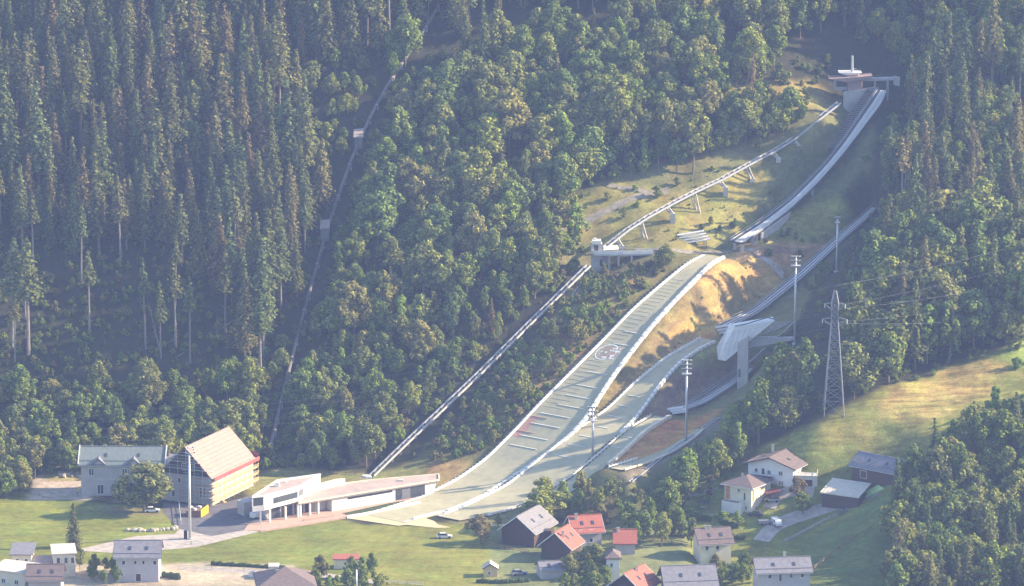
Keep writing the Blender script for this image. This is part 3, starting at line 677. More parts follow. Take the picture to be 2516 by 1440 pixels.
# ------------------------------------------------------------------ judges tower
Yj = 22.
J = lambda px, py, Y=Yj: atY(px, py, Y)
t = thing('judges_tower', 'white wedge shaped judges tower cantilevered on a concrete column', 'tower', (*J(1825, 932, 20)[:2], h(*J(1825, 932, 20)[:2])))
fr = [J(1806, 804), J(1830, 800), J(1905, 787), J(1860, 823), J(1783, 887), J(1778, 853)]
MB().prism(fr, (-.6, 5.0, 0)).build('cabin_front', 'white_clean', t)
lf = [J(1791, 797, Yj + 2.5), J(1806, 804, Yj - .05), J(1778, 853, Yj - .05), J(1783, 887, Yj - .05), J(1764, 884, Yj + 2.0), J(1761, 854, Yj + 2.0)]
MB().prism(lf, (.3, 2.2, 0)).build('cabin_side', 'plaster_white', t)
mb = MB(); rt_ = [J(1806, 803), J(1829, 799), J(1886, 782), J(1905, 787)]
for a, b_ in zip(rt_[:-1], rt_[1:]): mb.beam(a + np.array([0, -.05, .25]), b_ + np.array([0, -.05, .25]), .3, .3)
mb.build('roof_edge', 'steel_dark', t)
for k in range(5): a = np.array(J(1805 + k * 14, 812 - k * 1.5, Yj - .06)); b_ = np.array(J(1788 + k * 14, 872 - k * 12, Yj - .06)); MB().beam(a, b_, .05).build('panel_joint', 'concrete_dark', t)
c1 = J(1812, 852, 20); c2 = J(1838, 838, 20); zb = h(c1[0] + 1.5, 20) - 1
MB().prism([(c1[0], 20, zb), (c2[0], 20, zb), (c2[0], 20, c2[2] + 1.2), (c1[0], 20, c1[2] + 1.2)], (.4, 2.6, 0)).build('column', 'concrete', t)
d0 = J(1818, 926, 19.9); MB().prism([J(1814, 907, 19.93), J(1820, 907, 19.93), J(1820, 927, 19.93), J(1814, 927, 19.93)], (0, .1, 0)).build('door', 'steel_dark', t)
t2 = thing('footbridge', 'grey footbridge joining the white judges tower to the slope on its right', 'footbridge', J(1900, 848, 22))
MB().prism([J(1840, 833, 23), J(1950, 830, 23), J(1950, 836, 23), J(1841, 855, 23)], (0, 2.0, 0)).build('deck_beam', 'plaster_grey', t2)
for ya, yb in ((0, 0), (2.2, 2.2)):
    mb = MB(); mb.beam(J(1857, 828, 22.8 + ya), J(1912, 826, 22.8 + ya), .12); mb.beam(J(1912, 826, 22.8 + ya), J(1952, 790, 30 + ya), .14); mb.build('handrail', 'white', t2)
for k in range(6): a = J(1858 + k * 10, 828, 22.8); MB().beam(a, a - np.array([0, 0, 1.0]), .08).build('railing_post', 'galvanised', t2)
MB().prism([J(1862, 829, 26), J(1915, 808, 28), J(1948, 790, 33), J(1900, 790, 33)], (0, 0, -.4)).build('ramp', 'track', t2)
P_ = vplane([(1838, 893), (1880, 855)], (J(1838, 893, 26)), J(1880, 855, 31))
tag(recentre(MB().beam(P_[0], P_[1], .3).build('stair_handrail', 'galvanised')), 'thin grey handrail climbing the bank under the footbridge', 'handrail')

# long service stairway and rails beside the smaller hills
def railline(pix, label, Y0, Y1, r=.12, gap=1.0, name='service_rail', matl='galvanised', lift=.5):
    P = [G(*p) + np.array([0, 0, lift]) for p in pix]; t = thing(name, label, 'stairway', P[0])
    for dx in (0, gap):
        mb = MB()
        for a, b_ in zip(P[:-1], P[1:]): mb.beam(a + np.array([dx, 0, 0]), b_ + np.array([dx, 0, 0]), r * 2, r * 2)
        mb.build('rail', matl, t)
    for a, b_ in zip(P[:-1], P[1:]):
        L = np.linalg.norm(b_ - a)
        for k in range(int(L / 1.6)):
            c = a + (b_ - a) * k / (L / 1.6); piece('step', 'concrete_dark', c, c + np.array([gap, 0, 0]), .5, .15, t)
railline([(1545, 1188), (1620, 1128), (1700, 1072), (1760, 1030)], 'pale twin rails of the stairway beside the smallest hill', 0, 0)
railline([(1690, 992), (1760, 945), (1812, 910)], 'thin stairway climbing to the foot of the judges tower column', 0, 0, .08)
railline([(1420, 708), (1405, 730)], 'short side steps on the lower lift track', 0, 0, .06)

# ------------------------------------------------------------------ floodlight masts
def lamp_head(parent, c, w=.55):
    o = MB().box(c, (w, .35, .45), R(rng.uniform(-12, 12))).build('lamp', 'white_clean', parent); MB().box((c[0], c[1] - .2, c[2] - .05), (w * .8, .05, .32)).build('lamp_glass', 'glass', o)
def mast(px, py_base, py_top, Y, label, rows=3, wide=3.2, rad=.38, terrain=True):
    b0 = atY(px, py_base, Y); top = atY(px, py_top, Y); zt = top[2]
    t = thing('floodlight_mast', label, 'floodlight mast', b0, 'floodlight masts of the ski jump arena')
    zb = min(b0[2], h(b0[0], b0[1])) - .3
    MB().tube([(b0[0], b0[1], zb), (b0[0], b0[1], zt)], [rad, rad * .7], 12).build('pole', 'galvanised', t, True)
    MB().box((b0[0], b0[1], max(zb, b0[2] - .2) + .1), (1.6, 1.6, .7)).build('base', 'concrete', t)
    if rows:
        for r_ in range(rows):
            z = zt - .3 - r_ * 1.25
            MB().beam((b0[0] - wide / 2, b0[1] - .25, z), (b0[0] + wide / 2, b0[1] - .25, z), .12).build('crossbar', 'steel', t)
            for k in range(4): lamp_head(t, (b0[0] - wide / 2 + wide * (k + .5) / 4, b0[1] - .5, z + .32))
        z = zt - .3 - rows * 1.25
        MB().box((b0[0], b0[1] - .1, z), (wide * .9, 1.5, .18)).build('service_platform', 'galvanised', t)
        MB().box((b0[0], b0[1] - .85, z + .5), (wide * .9, .06, .08)).build('platform_rail', 'galvanised', t)
    return t
g_ = G(1456, 1122); mast(1456, 1122, 1000, g_[1], 'floodlight mast standing at the bottom between the two middle landing hills')
mast(1686, 1088, 885, G(1686, 1088)[1], 'floodlight mast beside the dry golden knoll and smallest hill')
mast(1953, 845, 630, 22.0, 'tall floodlight mast right of the judges tower footbridge', 2)
mast(2056, 668, 534, G(2056, 668)[1], 'floodlight mast standing highest, behind the middle inrun', 1, 1.6)
m5 = mast(467, 1325, 1118, atZ(467, 1325, 0)[1], 'tall grey mast in front of the scaffolded house', 0, 3, .42)
a = atY(467, 1112, atZ(467, 1325, 0)[1])
MB().tube([a - np.array([0, 0, .5]), a + np.array([0, 0, 2.2])], .08, 6).build('finial', 'white', m5)
for k, z in enumerate((-.3, .5, 1.2)):
    MB().beam(a + np.array([-1.3 + .3 * k, 0, z]), a + np.array([1.3 - .2 * k, 0, z + .2]), .1).build('crossbar', 'white', m5)
    lamp_head(m5, a + np.array([-1.2 + .3 * k, 0, z + .2]), .4); lamp_head(m5, a + np.array([1.2 - .2 * k, 0, z + .4]), .4)
m6 = atZ(876, 1470, 0); mast(876, 1470, 1400, m6[1], 'white mast at the near edge of the village by the bushes', 0, 2, .3)

# ------------------------------------------------------------------ lattice pylon and wires
Gp = G(2048, 1012); Yp = Gp[1]; hp = (atY(2046, 702, Yp)[2] - Gp[2]); cx0 = Gp[0]
t = thing('power_pylon', 'tall grey lattice power pylon at the upper corner of the meadow', 'pylon', Gp)
def pw(z): return 2.9 - (2.9 - .95) * min(1, z / (hp * .72)) if z < hp * .86 else .95 * (1 - (z - hp * .86) / (hp * .14)) + .05
lv = [0, .1, .19, .28, .36, .43, .50, .56, .62, .67, .72, .77, .82, .86, .91, .96]
lv = [l * hp for l in lv]
C4 = [(-1, -1), (1, -1), (1, 1), (-1, 1)]
def pp(i, z): w = pw(z); return (cx0 + C4[i][0] * w, Yp + C4[i][1] * w, Gp[2] + z - (.8 if z == 0 else 0))
for i in range(4):
    mb = MB()
    for a, b_ in zip(lv[:-1], lv[1:]): mb.beam(pp(i, a), pp(i, b_), .20)
    mb.build('leg', 'steel', t)
for a, b_ in zip(lv[:-1], lv[1:]):
    for i in range(4):
        j = (i + 1) % 4
        piece('brace', 'steel', pp(i, a), pp(j, b_), .11, .11, t); piece('brace', 'steel', pp(j, a), pp(i, b_), .11, .11, t); piece('brace', 'steel', pp(i, b_), pp(j, b_), .11, .11, t)
tips = []
for fr_, L in ((.84, 2.9), (.72, 3.5)):
    z = fr_ * hp
    for sg in (-1, 1):
        tip = (cx0 + sg * L, Yp - .5 * sg, Gp[2] + z + .6); tips.append(tip)
        mb = MB()
        for i in ((0, 3) if sg < 0 else (1, 2)): mb.beam(pp(i, z - 1.2), tip, .13); mb.beam(pp(i, z + 1.0), tip, .13)
        mb.build('cross_arm', 'steel', t); MB().tube([tip, (tip[0], tip[1], tip[2] - 1.2)], .14, 6).build('insulator', 'white', t)
tips.append((cx0, Yp, Gp[2] + hp))
def wire(a, b_, sag, label, group='power lines'):
    P = [np.array(a) + (np.array(b_) - np.array(a)) * k / 24 - np.array([0, 0, sag * 4 * (k / 24) * (1 - k / 24)]) for k in range(25)]
    o = recentre(MB().tube(P, .02, 4).build('power_line', 'steel')); tag(o, label, 'power line', group)
for i, tp in enumerate(tips):
    q = (tp[0], tp[1], tp[2] - 1.2) if i < 4 else tp
    wn = ['lower left arm', 'lower right arm', 'middle left arm', 'middle right arm', 'top'][i]
    wn = ['upper left arm', 'upper right arm', 'lower left arm', 'lower right arm', 'peak'][i]
    e = atY(2640, 560 + (0 if i == 4 else 40 + 45 * i), 35.) if i == 4 else atY(2640, 560 + 50 * (i + 1), 10.)
    wire(q, e, 1.5, 'thin wire from the %s of the pylon off to the right' % wn)
    e = atY(-60, 1062 + 18 * i, -30.) if i < 4 else atY(-60, 1050, -20.)
    wire(q, e, 5.0, 'thin wire from the %s of the pylon leftwards over the forest' % wn)

# ------------------------------------------------------------------ penstock pipe
PA = G(660, 1118); PB = G(955, 208); nrm = (-(PB - PA)[1], (PB - PA)[0])
pt_ = [(662, 1118), (682, 1030), (710, 910), (742, 790), (775, 670), (803, 572), (818, 525), (850, 430), (884, 345), (905, 300), (955, 205), (1000, 140), (1030, 108), (1066, 45), (1085, 5), (1120, -60)]
P = [np.array([*G(*p)[:2], G(*p)[2] + 1.0]) for p in pt_]
P = np.array(P)
for _ in range(2): P[1:-1] = (P[:-2] + 2 * P[1:-1] + P[2:]) / 4
t = thing('penstock_pipe', 'long pale pressure pipe running straight down the wooded slope', 'pipeline', P[0])
for a, b_ in zip(P[:-1], P[1:]):
    L = np.linalg.norm(b_ - a); n = max(1, round(L / 9))
    for k in range(n): MB().tube([a + (b_ - a) * k / n, a + (b_ - a) * (k + 1) / n], .58, 12, False).build('pipe_section', 'pipe', t, True)
    for k in range(max(1, int(L / 6))):
        c = a + (b_ - a) * (k + .5) / max(1, int(L / 6)); d = (b_ - a) / L
        MB().tube([c - d * .2, c + d * .2], .7, 12).build('collar', 'roof_flat' if k % 3 == 0 else 'pipe', t); g = h(c[0], c[1]); MB().box((c[0], c[1], (g + c[2]) / 2 - .6), (1.3, .7, c[2] - g + .8)).build('saddle', 'concrete', t)
def anchor(px, py, label, sc=1.0):
    g = G(px, py); c = P[np.argmin(np.hypot(P[:, 0] - g[0], P[:, 1] - g[1]))]
    t = thing('anchor_block', label, 'concrete block', (c[0], c[1], g[2] - .5), 'anchor blocks on the pressure pipe')
    MB().prism([(c[0] - 1.7 * sc, c[1] - 1.6, g[2] - 2.5), (c[0] + 1.5 * sc, c[1] - 1.6, g[2] - 2.5), (c[0] + 1.5 * sc, c[1] - 1.6, g[2] + 1.6), (c[0] - 1.7 * sc, c[1] - 1.6, g[2] + 1.3)], (0, 4.5, 1.5)).build('block', 'concrete_dark', t)
    MB().prism([(c[0] - 2.0 * sc, c[1] - 1.9, g[2] + 1.35), (c[0] + 1.8 * sc, c[1] - 1.9, g[2] + 1.65), (c[0] + 1.8 * sc, c[1] - 1.9, g[2] + 2.0), (c[0] - 2.0 * sc, c[1] - 1.9, g[2] + 1.7)], (0, 5.2, 1.6)).build('cap_slab', 'roof_flat', t)
anchor(806, 566, 'lower concrete anchor block on the pressure pipe beside the tall spruces', .8); anchor(886, 345, 'upper concrete anchor block on the pressure pipe below the dark gap', .8)

# ------------------------------------------------------------------ houses
class Frame:
    def __init__(s, A, B, D):
        s.A = np.array(A, float); d = np.array(B, float) - s.A; s.W = math.hypot(d[0], d[1]); s.ex = np.array([d[0] / s.W, d[1] / s.W, 0]); s.ey = np.array([-s.ex[1], s.ex[0], 0]); s.D = D
    def __call__(s, u, v, z): return s.A + s.ex * u + s.ey * v + np.array([0, 0, z])
    def face(s, f, u, o, z):
        """point on a wall: o metres proud of it"""
        return {'f': lambda: s(u, -o, z), 'r': lambda: s(s.W + o, u, z), 'l': lambda: s(-o, s.D - u, z), 'b': lambda: s(s.W - u, s.D + o, z)}[f]()
def add_window(fr, t, f, u, z, w, hh, fm='white', gm='glass', nm='window', sill=True):
    mb = MB(); q = .12
    def bar(u0, z0, u1, z1, o0, o1):
        mb.prism([fr.face(f, u0, o0, z0), fr.face(f, u1, o0, z0), fr.face(f, u1, o0, z1), fr.face(f, u0, o0, z1)], fr.face(f, u0, o1, z0) - fr.face(f, u0, o0, z0))
    bar(u, z, u + q, z + hh, -.1, .06); bar(u + w - q, z, u + w, z + hh, -.1, .06); bar(u + q, z, u + w - q, z + q, -.1, .06); bar(u + q, z + hh - q, u + w - q, z + hh, -.1, .06)
    if w > 1.1 and nm == 'window': bar(u + w / 2 - .05, z + q, u + w / 2 + .05, z + hh - q, -.1, .055)
    o = mb.build(nm, fm, t)
    mb = MB(); mb.prism([fr.face(f, u + .05, -.2, z + .05), fr.face(f, u + w - .05, -.2, z + .05), fr.face(f, u + w - .05, -.2, z + hh - .05), fr.face(f, u + .05, -.2, z + hh - .05)], fr.face(f, u, .02, z) - fr.face(f, u, -.2, z))
    mb.build('pane' if nm == 'window' else 'panel', gm, o)
    if sill and nm == 'window' and w > .7:
        mb = MB(); mb.prism([fr.face(f, u - .08, 0.003, z - .1), fr.face(f, u + w + .08, 0.003, z - .1), fr.face(f, u + w + .08, 0.003, z - .02), fr.face(f, u - .08, 0.003, z - .02)], fr.face(f, u, .14, z) - fr.face(f, u, 0, z)); mb.build('sill', 'concrete', o)
def house(name, label, cat, A, B, D, Hh, roof, rise, over, wall, rmat, wins=(), chim=(), doors=(), group=None, trim='wood_dark', gable_mat=None, th=.28, wall_h2=None):
    fr = Frame(A, B, D); W = fr.W; z0 = fr.A[2]; t = thing(name, label, cat, fr(W / 2, D / 2, 0), group)
    low = min(h(*fr(u, v, 0)[:2]) for u in (0, W) for v in (0, D)) - z0 - .6; low = min(low, -.3)
    mb = MB(); e = .02
    if roof == 'v':      # ridge runs front to back, gables front and back
        prof = [(0, low), (W, low), (W, Hh), (W / 2, Hh + rise), (0, Hh)]
        if gable_mat: mb.prism([fr(u, 0, z) for u, z in prof[:3] + [(0, Hh)]], fr.ey * D); MB().prism([fr(0, e, Hh), fr(W, e, Hh), fr(W / 2, e, Hh + rise)], fr.ey * (D - 2 * e)).build('gable', gable_mat, t)
        else: mb.prism([fr(u, 0, z) for u, z in prof], fr.ey * D)
    elif roof == 'u':
        prof = [(0, low), (D, low), (D, Hh), (D / 2, Hh + rise), (0, Hh)]
        if gable_mat: mb.prism([fr(0, v, z) for v, z in prof[:3] + [(0, Hh)]], fr.ex * W); MB().prism([fr(e, 0, Hh), fr(e, D, Hh), fr(e, D / 2, Hh + rise)], fr.ex * (W - 2 * e)).build('gable', gable_mat, t)
        else: mb.prism([fr(0, v, z) for v, z in prof], fr.ex * W)
    else: mb.prism([fr(0, 0, low), fr(W, 0, low), fr(W, D, low), fr(0, D, low)], (0, 0, Hh - low))
    mb.build('wall', wall, t)
    o = over
    if roof in 'uv':
        Wd = W if roof == 'v' else D; sl = rise / (Wd / 2); ln = D if roof == 'v' else W
        for sg in (0, 1):
            x0 = -o if sg == 0 else Wd + o; zz = Hh - o * sl + .03
            q = [(x0, zz), (Wd / 2, Hh + rise + .03), (Wd / 2, Hh + rise + .03 + th), (x0, zz + th)]
            f_ = (lambda x, z, y: fr(x, y, z)) if roof == 'v' else (lambda x, z, y: fr(y, x, z))
            MB().prism([f_(x, z, -o) for x, z in q], (fr.ey if roof == 'v' else fr.ex) * (ln + 2 * o)).build('roof', rmat, t)
            for yy in (-o - .06, ln + o + .003):
                MB().prism([f_(x, z - .02, yy) for x, z in [(x0, zz), (Wd / 2, Hh + rise + .03), (Wd / 2, Hh + rise + th + .07), (x0, zz + th + .04)]], (fr.ey if roof == 'v' else fr.ex) * .06).build('verge_board', trim, t)
        a = fr(W / 2, -o, Hh + rise + th + .05) if roof == 'v' else fr(-o, D / 2, Hh + rise + th + .05); b_ = a + (fr.ey if roof == 'v' else fr.ex) * (ln + 2 * o); MB().beam(a, b_, .35, .14).build('ridge_cap', rmat, t)
        if rmat != 'roof_board' and ln > 6:
            n_ = 0
            for sg in (0, 1):
                for yy in (ln * .28, ln * .68):
                    fx = .45; X0 = (Wd / 2) * fx if sg == 0 else Wd - (Wd / 2) * fx; z_ = Hh + rise * fx + th + .08; dxx = .55 if sg == 0 else -.55
                    MB().prism([f_(X0 - dxx, z_ - .55 * sl, yy), f_(X0 + dxx, z_ + .55 * sl, yy), f_(X0 + dxx, z_ + .55 * sl, yy + .8), f_(X0 - dxx, z_ - .55 * sl, yy + .8)], (0, 0, .08)).build('skylight', 'glass', t)
                xe = .5 if sg == 0 else Wd - .5; MB().beam(f_(xe, Hh + .5 * sl + th + .16, -o + .2), f_(xe, Hh + .5 * sl + th + .16, ln + o - .2), .06, .14).build('snow_guard', 'steel_dark', t)
                xg = -o - .08 if sg == 0 else Wd + o + .08; MB().beam(f_(xg, Hh - o * sl + .05, -o), f_(xg, Hh - o * sl + .05, ln + o), .14, .12).build('gutter', 'galvanised', t)
    elif roof == 'hip':
        r = rise; k = min(W, D) / 2; ra = fr(k, D / 2, Hh + r) if W >= D else fr(W / 2, k, Hh + r); rb = fr(W - k, D / 2, Hh + r) if W >= D else fr(W / 2, D - k, Hh + r)
        c = [fr(-o, -o, Hh - .1), fr(W + o, -o, Hh - .1), fr(W + o, D + o, Hh - .1), fr(-o, D + o, Hh - .1)]
        if W >= D: F_ = [(c[0], c[1], rb, ra), (c[1], c[2], rb), (c[2], c[3], ra, rb), (c[3], c[0], ra)]
        else: F_ = [(c[0], c[1], ra), (c[1], c[2], rb, ra), (c[2], c[3], rb), (c[3], c[0], ra, rb)]
        for f_ in F_:
            mb = MB(); mb.prism(list(f_), (0, 0, .22)); mb.build('roof', rmat, t)
        for i in range(4): MB().beam(c[i] + np.array([0, 0, .05]), c[(i + 1) % 4] + np.array([0, 0, .05]), .14, .22).build('gutter', trim, t)
    else:   # flat or mono: slab
        MB().prism([fr(-o, -o, Hh), fr(W + o, -o, Hh), fr(W + o, D + o, Hh + rise), fr(-o, D + o, Hh + rise)], (0, 0, th)).build('roof', rmat, t)
    for w in wins: add_window(fr, t, *w)
    for d in doors: add_window(fr, t, *d, fm='white', gm='wood_dark', nm='door')
    for (u, v, hh) in chim:
        c = fr(u, v, hh / 2 + Hh); MB().box(c, (.75, .75, hh)).build('chimney', 'plaster_cream', t); MB().box(c + np.array([0, 0, hh / 2 + .06]), (.95, .95, .12)).build('chimney_cap', 'concrete_dark', t)
    return t, fr

# old two-storey house with green roof, the link and the scaffolded house
A = atZ(200, 1218, 0); B = atZ(398, 1230, 0) ; B[1] = A[1] - .4
w_ = [('f', 2.2, 6.0, 1.6, 2.2), ('f', 11.9, 6.0, 1.6, 2.2)]
w_ += [('f', 4.6 + k * .85, 8.1, .35, .3) for k in range(4)] + [('f', 14.6 + k * .85, 8.1, .35, .3) for k in range(4)] + [('f', 4.7 + k * .9, 4.7, .45, .4) for k in range(4)] + [('f', 8.4 + k * .9, 4.7, .4, .4) for k in range(3)]
w_ += [('f', 4.6, .5, 2.0, 2.9), ('f', 9.2, .5, 2.0, 2.9), ('f', 14.0, .5, 2.0, 2.9), ('l', 4, 6, 1.4, 2), ('r', 4, 6, 1.4, 2)]
t, fr = house('old_house', 'long grey two storey house with green grey roof and two small dormer gables', 'house', A, B, 11, 9.6, 'u', 3.6, .8, 'plaster_grey', 'roof_green', w_, trim='steel_dark')
MB().prism([fr(0, -.12, 5.35), fr(fr.W, -.12, 5.35), fr(fr.W, -.12, 5.6), fr(0, -.12, 5.6)], fr.ey * .115).build('string_course', 'concrete', t)
for u in (5.2, 15.4):
    MB().prism([fr(u - 1.5, -.75, 9.6), fr(u + 1.5, -.75, 9.6), fr(u, -.75, 10.9)], fr.ey * 3).build('dormer', 'plaster_grey', t)
    for sg in (-1, 1): MB().prism([fr(u + sg * 2.1, -1.0, 9.35), fr(u, -1.0, 11.1), fr(u, -1.0, 11.4), fr(u + sg * 2.1, -1.0, 9.65)], fr.ey * 3.4).build('dormer_roof', 'roof_grey', t)
for u in (-.75, fr.W + .75): MB().prism([fr(u - .12, -.9, 9.5), fr(u + .12, -.9, 9.5), fr(u + .12, 5.5, 13.6), fr(u - .12, 5.5, 13.6)], (0, 0, .35)).build('roof_edge', 'white', t)
fA, fB = fr(fr.W + .1, 3.5, 0), fr(fr.W + 7.5, 3.5, 0)
house('link_building', 'low dark link building between the green roofed house and the scaffolded house', 'building', fA, fB, 9, 7.6, 'm', 1.6, .3, 'plaster_grey', 'roof_slate', [('f', 2, 2, 1.2, 1.5)])

C_ = atZ(522, 1242, 0); S_ = atZ(622, 1193, 0); sd_ = (S_ - C_); Ls = math.hypot(sd_[0], sd_[1]); sd_ /= Ls; fdir = np.array([-sd_[1], sd_[0], 0])
WF = 16.5; A = C_ + fdir * WF
t, fr = house('scaffolded_house', 'big steep roofed house under renovation with a bare pinkish board roof and scaffolding', 'house', A, C_, Ls, 8.2, 'v', 8.2, 1.0, 'plaster_grey', 'roof_board',
    [('f', 5.2, 5.6, 1.1, 1.6), ('f', 6.6, 9.6, 1.5, 2.0), ('f', 9.4, 9.6, 1.5, 2.0), ('f', 12.3, 1.6, .9, 3.4), ('f', 13.5, 1.6, .9, 3.4), ('f', 3.2, 1.2, 1.1, 2.4)], gable_mat='membrane', trim='membrane')
for k in range(4): add_window(fr, t, 'r', 2.2 + k * 5.2, 1.4, 1.2, 1.8, 'wood_light'); add_window(fr, t, 'r', 2.2 + k * 5.2, 4.9, 1.2, 1.7, 'wood_light')
MB().prism([fr(fr.W + .02, .05, 0), fr(fr.W + .02, Ls - .05, 0), fr(fr.W + .02, Ls - .05, 8.0), fr(fr.W + .02, .05, 8.0)], fr.ex * .03).build('render_coat', 'plaster_cream', t)
for k in range(9):
    x = (k + 1) / 10; MB().beam(fr(fr.W + 1 - x * (fr.W / 2 + 1), -.9, 7.22 + x * 9.22 + .36), fr(fr.W + 1 - x * (fr.W / 2 + 1), Ls + .9, 7.22 + x * 9.22 + .36), .07, .05).build('roof_batten', 'wood', t)
sc = thing('scaffolding', 'timber plank scaffolding wrapped round the steep roofed house, red net along the eave', 'scaffolding', fr(fr.W, 0, 0))
for k in range(10):
    v = -.9 + k * (Ls + 1.8) / 9
    for o in (.25, 1.3): MB().tube([fr(fr.W + o, v, -.2), fr(fr.W + o, v, 8.6)], .06, 6).build('standard', 'wood_light', sc)
for lv_ in range(4):
    z = 1.5 + lv_ * 2.0
    for o in (.4, .75, 1.1): piece('plank', 'wood_light', fr(fr.W + o, -1.2, z), fr(fr.W + o, Ls + 1.2, z), .30, .09, sc)
    piece('guard_board', 'wood_light', fr(fr.W + 1.34, -1.2, z + .55), fr(fr.W + 1.34, Ls + 1.2, z + .55), .05, .2, sc); piece('guard_board', 'wood_light', fr(fr.W + 1.34, -1.2, z + 1.05), fr(fr.W + 1.34, Ls + 1.2, z + 1.05), .05, .14, sc)
piece('safety_net', 'red_net', fr(fr.W + 1.5, -1, 8.1), fr(fr.W + 1.5, Ls + 1.4, 8.1), .06, 1.1, sc); piece('safety_net', 'red_net', fr(fr.W + 1.0, Ls + 1.5, 8.4), fr(fr.W - 1.4, Ls + 1.5, 9.2), .06, 2.2, sc)
for k in range(7):
    u = .6 + k * (fr.W - .4) / 6; MB().tube([fr(u, -1.2, -.2), fr(u, -1.2, [9, 11.5, 14, 16.2, 14, 11.5, 9][k])], .06, 6).build('standard', 'galvanised', sc)
for z, u0, u1 in ((2.3, 7.5, 17.6), (4.3, 7.0, 17.6), (6.4, 7.0, 17.6), (8.3, 7.5, 13.0), (10.2, -.5, 17.4), (12.3, 2.5, 14), (14.2, 4.5, 11)):
    for o in (-.5, -.85, -1.15): piece('plank', 'concrete', fr(u0, o, z), fr(u1, o, z), .28, .08, sc)
    piece('guard_rail', 'galvanised', fr(u0, -1.24, z + .9), fr(u1, -1.24, z + .9), .05, .07, sc)

# ------------------------------------------------------------------ flat roofed arena building at the outrun
def Zp(px, py, z): return atZ(px, py, z)
a, b_, c, d, e = Zp(619, 1222, 8.2), Zp(649, 1219, 8.2), Zp(733, 1197, 8.2), Zp(787, 1166, 8.2), Zp(681, 1181, 8.2)
t = thing('arena_building', 'long low cream building with flat pinkish roofs at the foot of the largest landing hill', 'building', Zp(840, 1250, 0))
up5 = [np.array([p[0], p[1], 4.0]) for p in (a, b_, c, d, e)]
MB().prism(up5, (0, 0, 4.0)).build('upper_storey', 'plaster_white', t)
inn = [np.array([p[0], p[1], 8.0]) for p in (a, b_, c, d, e)]; cen = sum(inn) / 5; mb = MB(); mb.poly([cen + (p - cen) * .955 + np.array([0, 0, .02]) for p in inn]); mb.build('roof', 'roof_flat', t)
mb = MB()
for p, q in zip(inn, inn[1:] + inn[:1]): mb.beam(p + np.array([0, 0, .25]), q + np.array([0, 0, .25]), .35, .5)
mb.build('parapet', 'white', t)
def wallpatch(p, q, f0, f1, z0, z1, name, matl, o=.08, dp=.16):
    p = np.array(p); q = np.array(q); dd = q - p; nn = np.array([dd[1], -dd[0], 0]); nn = nn / np.linalg.norm(nn); A_ = p + dd * f0 + nn * o; B_ = p + dd * f1 + nn * o
    return MB().prism([(A_[0], A_[1], z0), (B_[0], B_[1], z0), (B_[0], B_[1], z1), (A_[0], A_[1], z1)], nn * -dp).build(name, matl, t)
wallpatch(b_, c, .26, .98, 5.2, 7.0, 'ribbon_window', 'steel_dark', .05); wallpatch(b_, c, .28, .96, 5.35, 6.85, 'pane', 'glass', .08)
wallpatch(c, d, .02, .22, 5.3, 7.1, 'ribbon_window', 'steel_dark', .05)
wallpatch(a, b_, .12, .92, 5.6, 7.9, 'end_window', 'glass', .06); wallpatch(a, b_, .0, 1.0, 4.0, 5.5, 'balcony_panel', 'plaster_lilac', .35, .3)
MB().box(Zp(681, 1192, 8.4), (1.2, 1.2, 1.6)).build('roof_vent', 'white', t); MB().tube([Zp(702, 1186, 8), Zp(702, 1186, 8) + np.array([0, 0, .8])], .25, 8).build('roof_vent', 'white', t)
# lower hall
zr = 4.2; HF = [Zp(648, 1262, zr - .3), Zp(733, 1237, zr), Zp(1079, 1180, zr), Zp(1078, 1166, zr), Zp(905, 1181, zr), Zp(763, 1200, zr)]
HF[0] = np.array([b_[0] + .6, b_[1] + .8, zr]); 
mb = MB(); mb.prism([(p[0], p[1], zr - .45) for p in HF[1:]], (0, 0, .45)); mb.build('hall_roof', 'roof_flat', t)
mb = MB()
for p, q in zip(HF[1:], HF[2:] + HF[1:2]): mb.beam(p + np.array([0, 0, .1]), q + np.array([0, 0, .1]), .35, .42)
mb.build('roof_parapet', 'plaster_cream', t)
p1, p2 = HF[1], HF[2]; ee = (p2 - p1); ee /= np.linalg.norm(ee); nn = np.array([ee[1], -ee[0], 0]); LL = np.linalg.norm(p2 - p1)
def hp_(u, o, z): q = p1 + ee * u - nn * o; return np.array([q[0], q[1], z])
MB().prism([hp_(-9, 3.2, 0), hp_(12, 3.2, 0), hp_(12, 9, 0), hp_(-9, 9, 0)], (0, 0, 3.7)).build('ground_floor', 'plaster_grey', t)
MB().prism([hp_(11.6, .5, -.3), hp_(LL * .69, .5, -.3), hp_(LL * .69, 4.2, -.3), hp_(11.6, 9, -.3)], (0, 0, 4.05)).build('hall_wall', 'plaster_white', t)
MB().prism([hp_(LL * .69, .7, -.3), hp_(LL * .905, .7, -.3), hp_(LL * .905, 3, -.3), hp_(LL * .69, 4, -.3)], (0, 0, 4.05)).build('glazed_hall', 'plaster_grey', t)
MB().prism([hp_(LL * .905, .5, -.3), hp_(LL * .955, .5, -.3), hp_(LL * .99, .5, 3.75), hp_(LL * .905, .5, 3.75)], -nn * 2.0).build('angled_wing_wall', 'plaster_white', t)
MB().prism([hp_(LL * .955, .55, -.3), hp_(LL * .99, .55, 3.7), hp_(LL * .985, 4.2, 3.7), hp_(LL * .95, 4.6, -.3)], ee * .2).build('end_wall', 'concrete_dark', t)
MB().prism([hp_(17, .42, 2.9), hp_(LL * .67, .42, 2.9), hp_(LL * .67, .42, 3.4), hp_(17, .42, 3.4)], nn * .05).build('slit_window', 'dark', t)
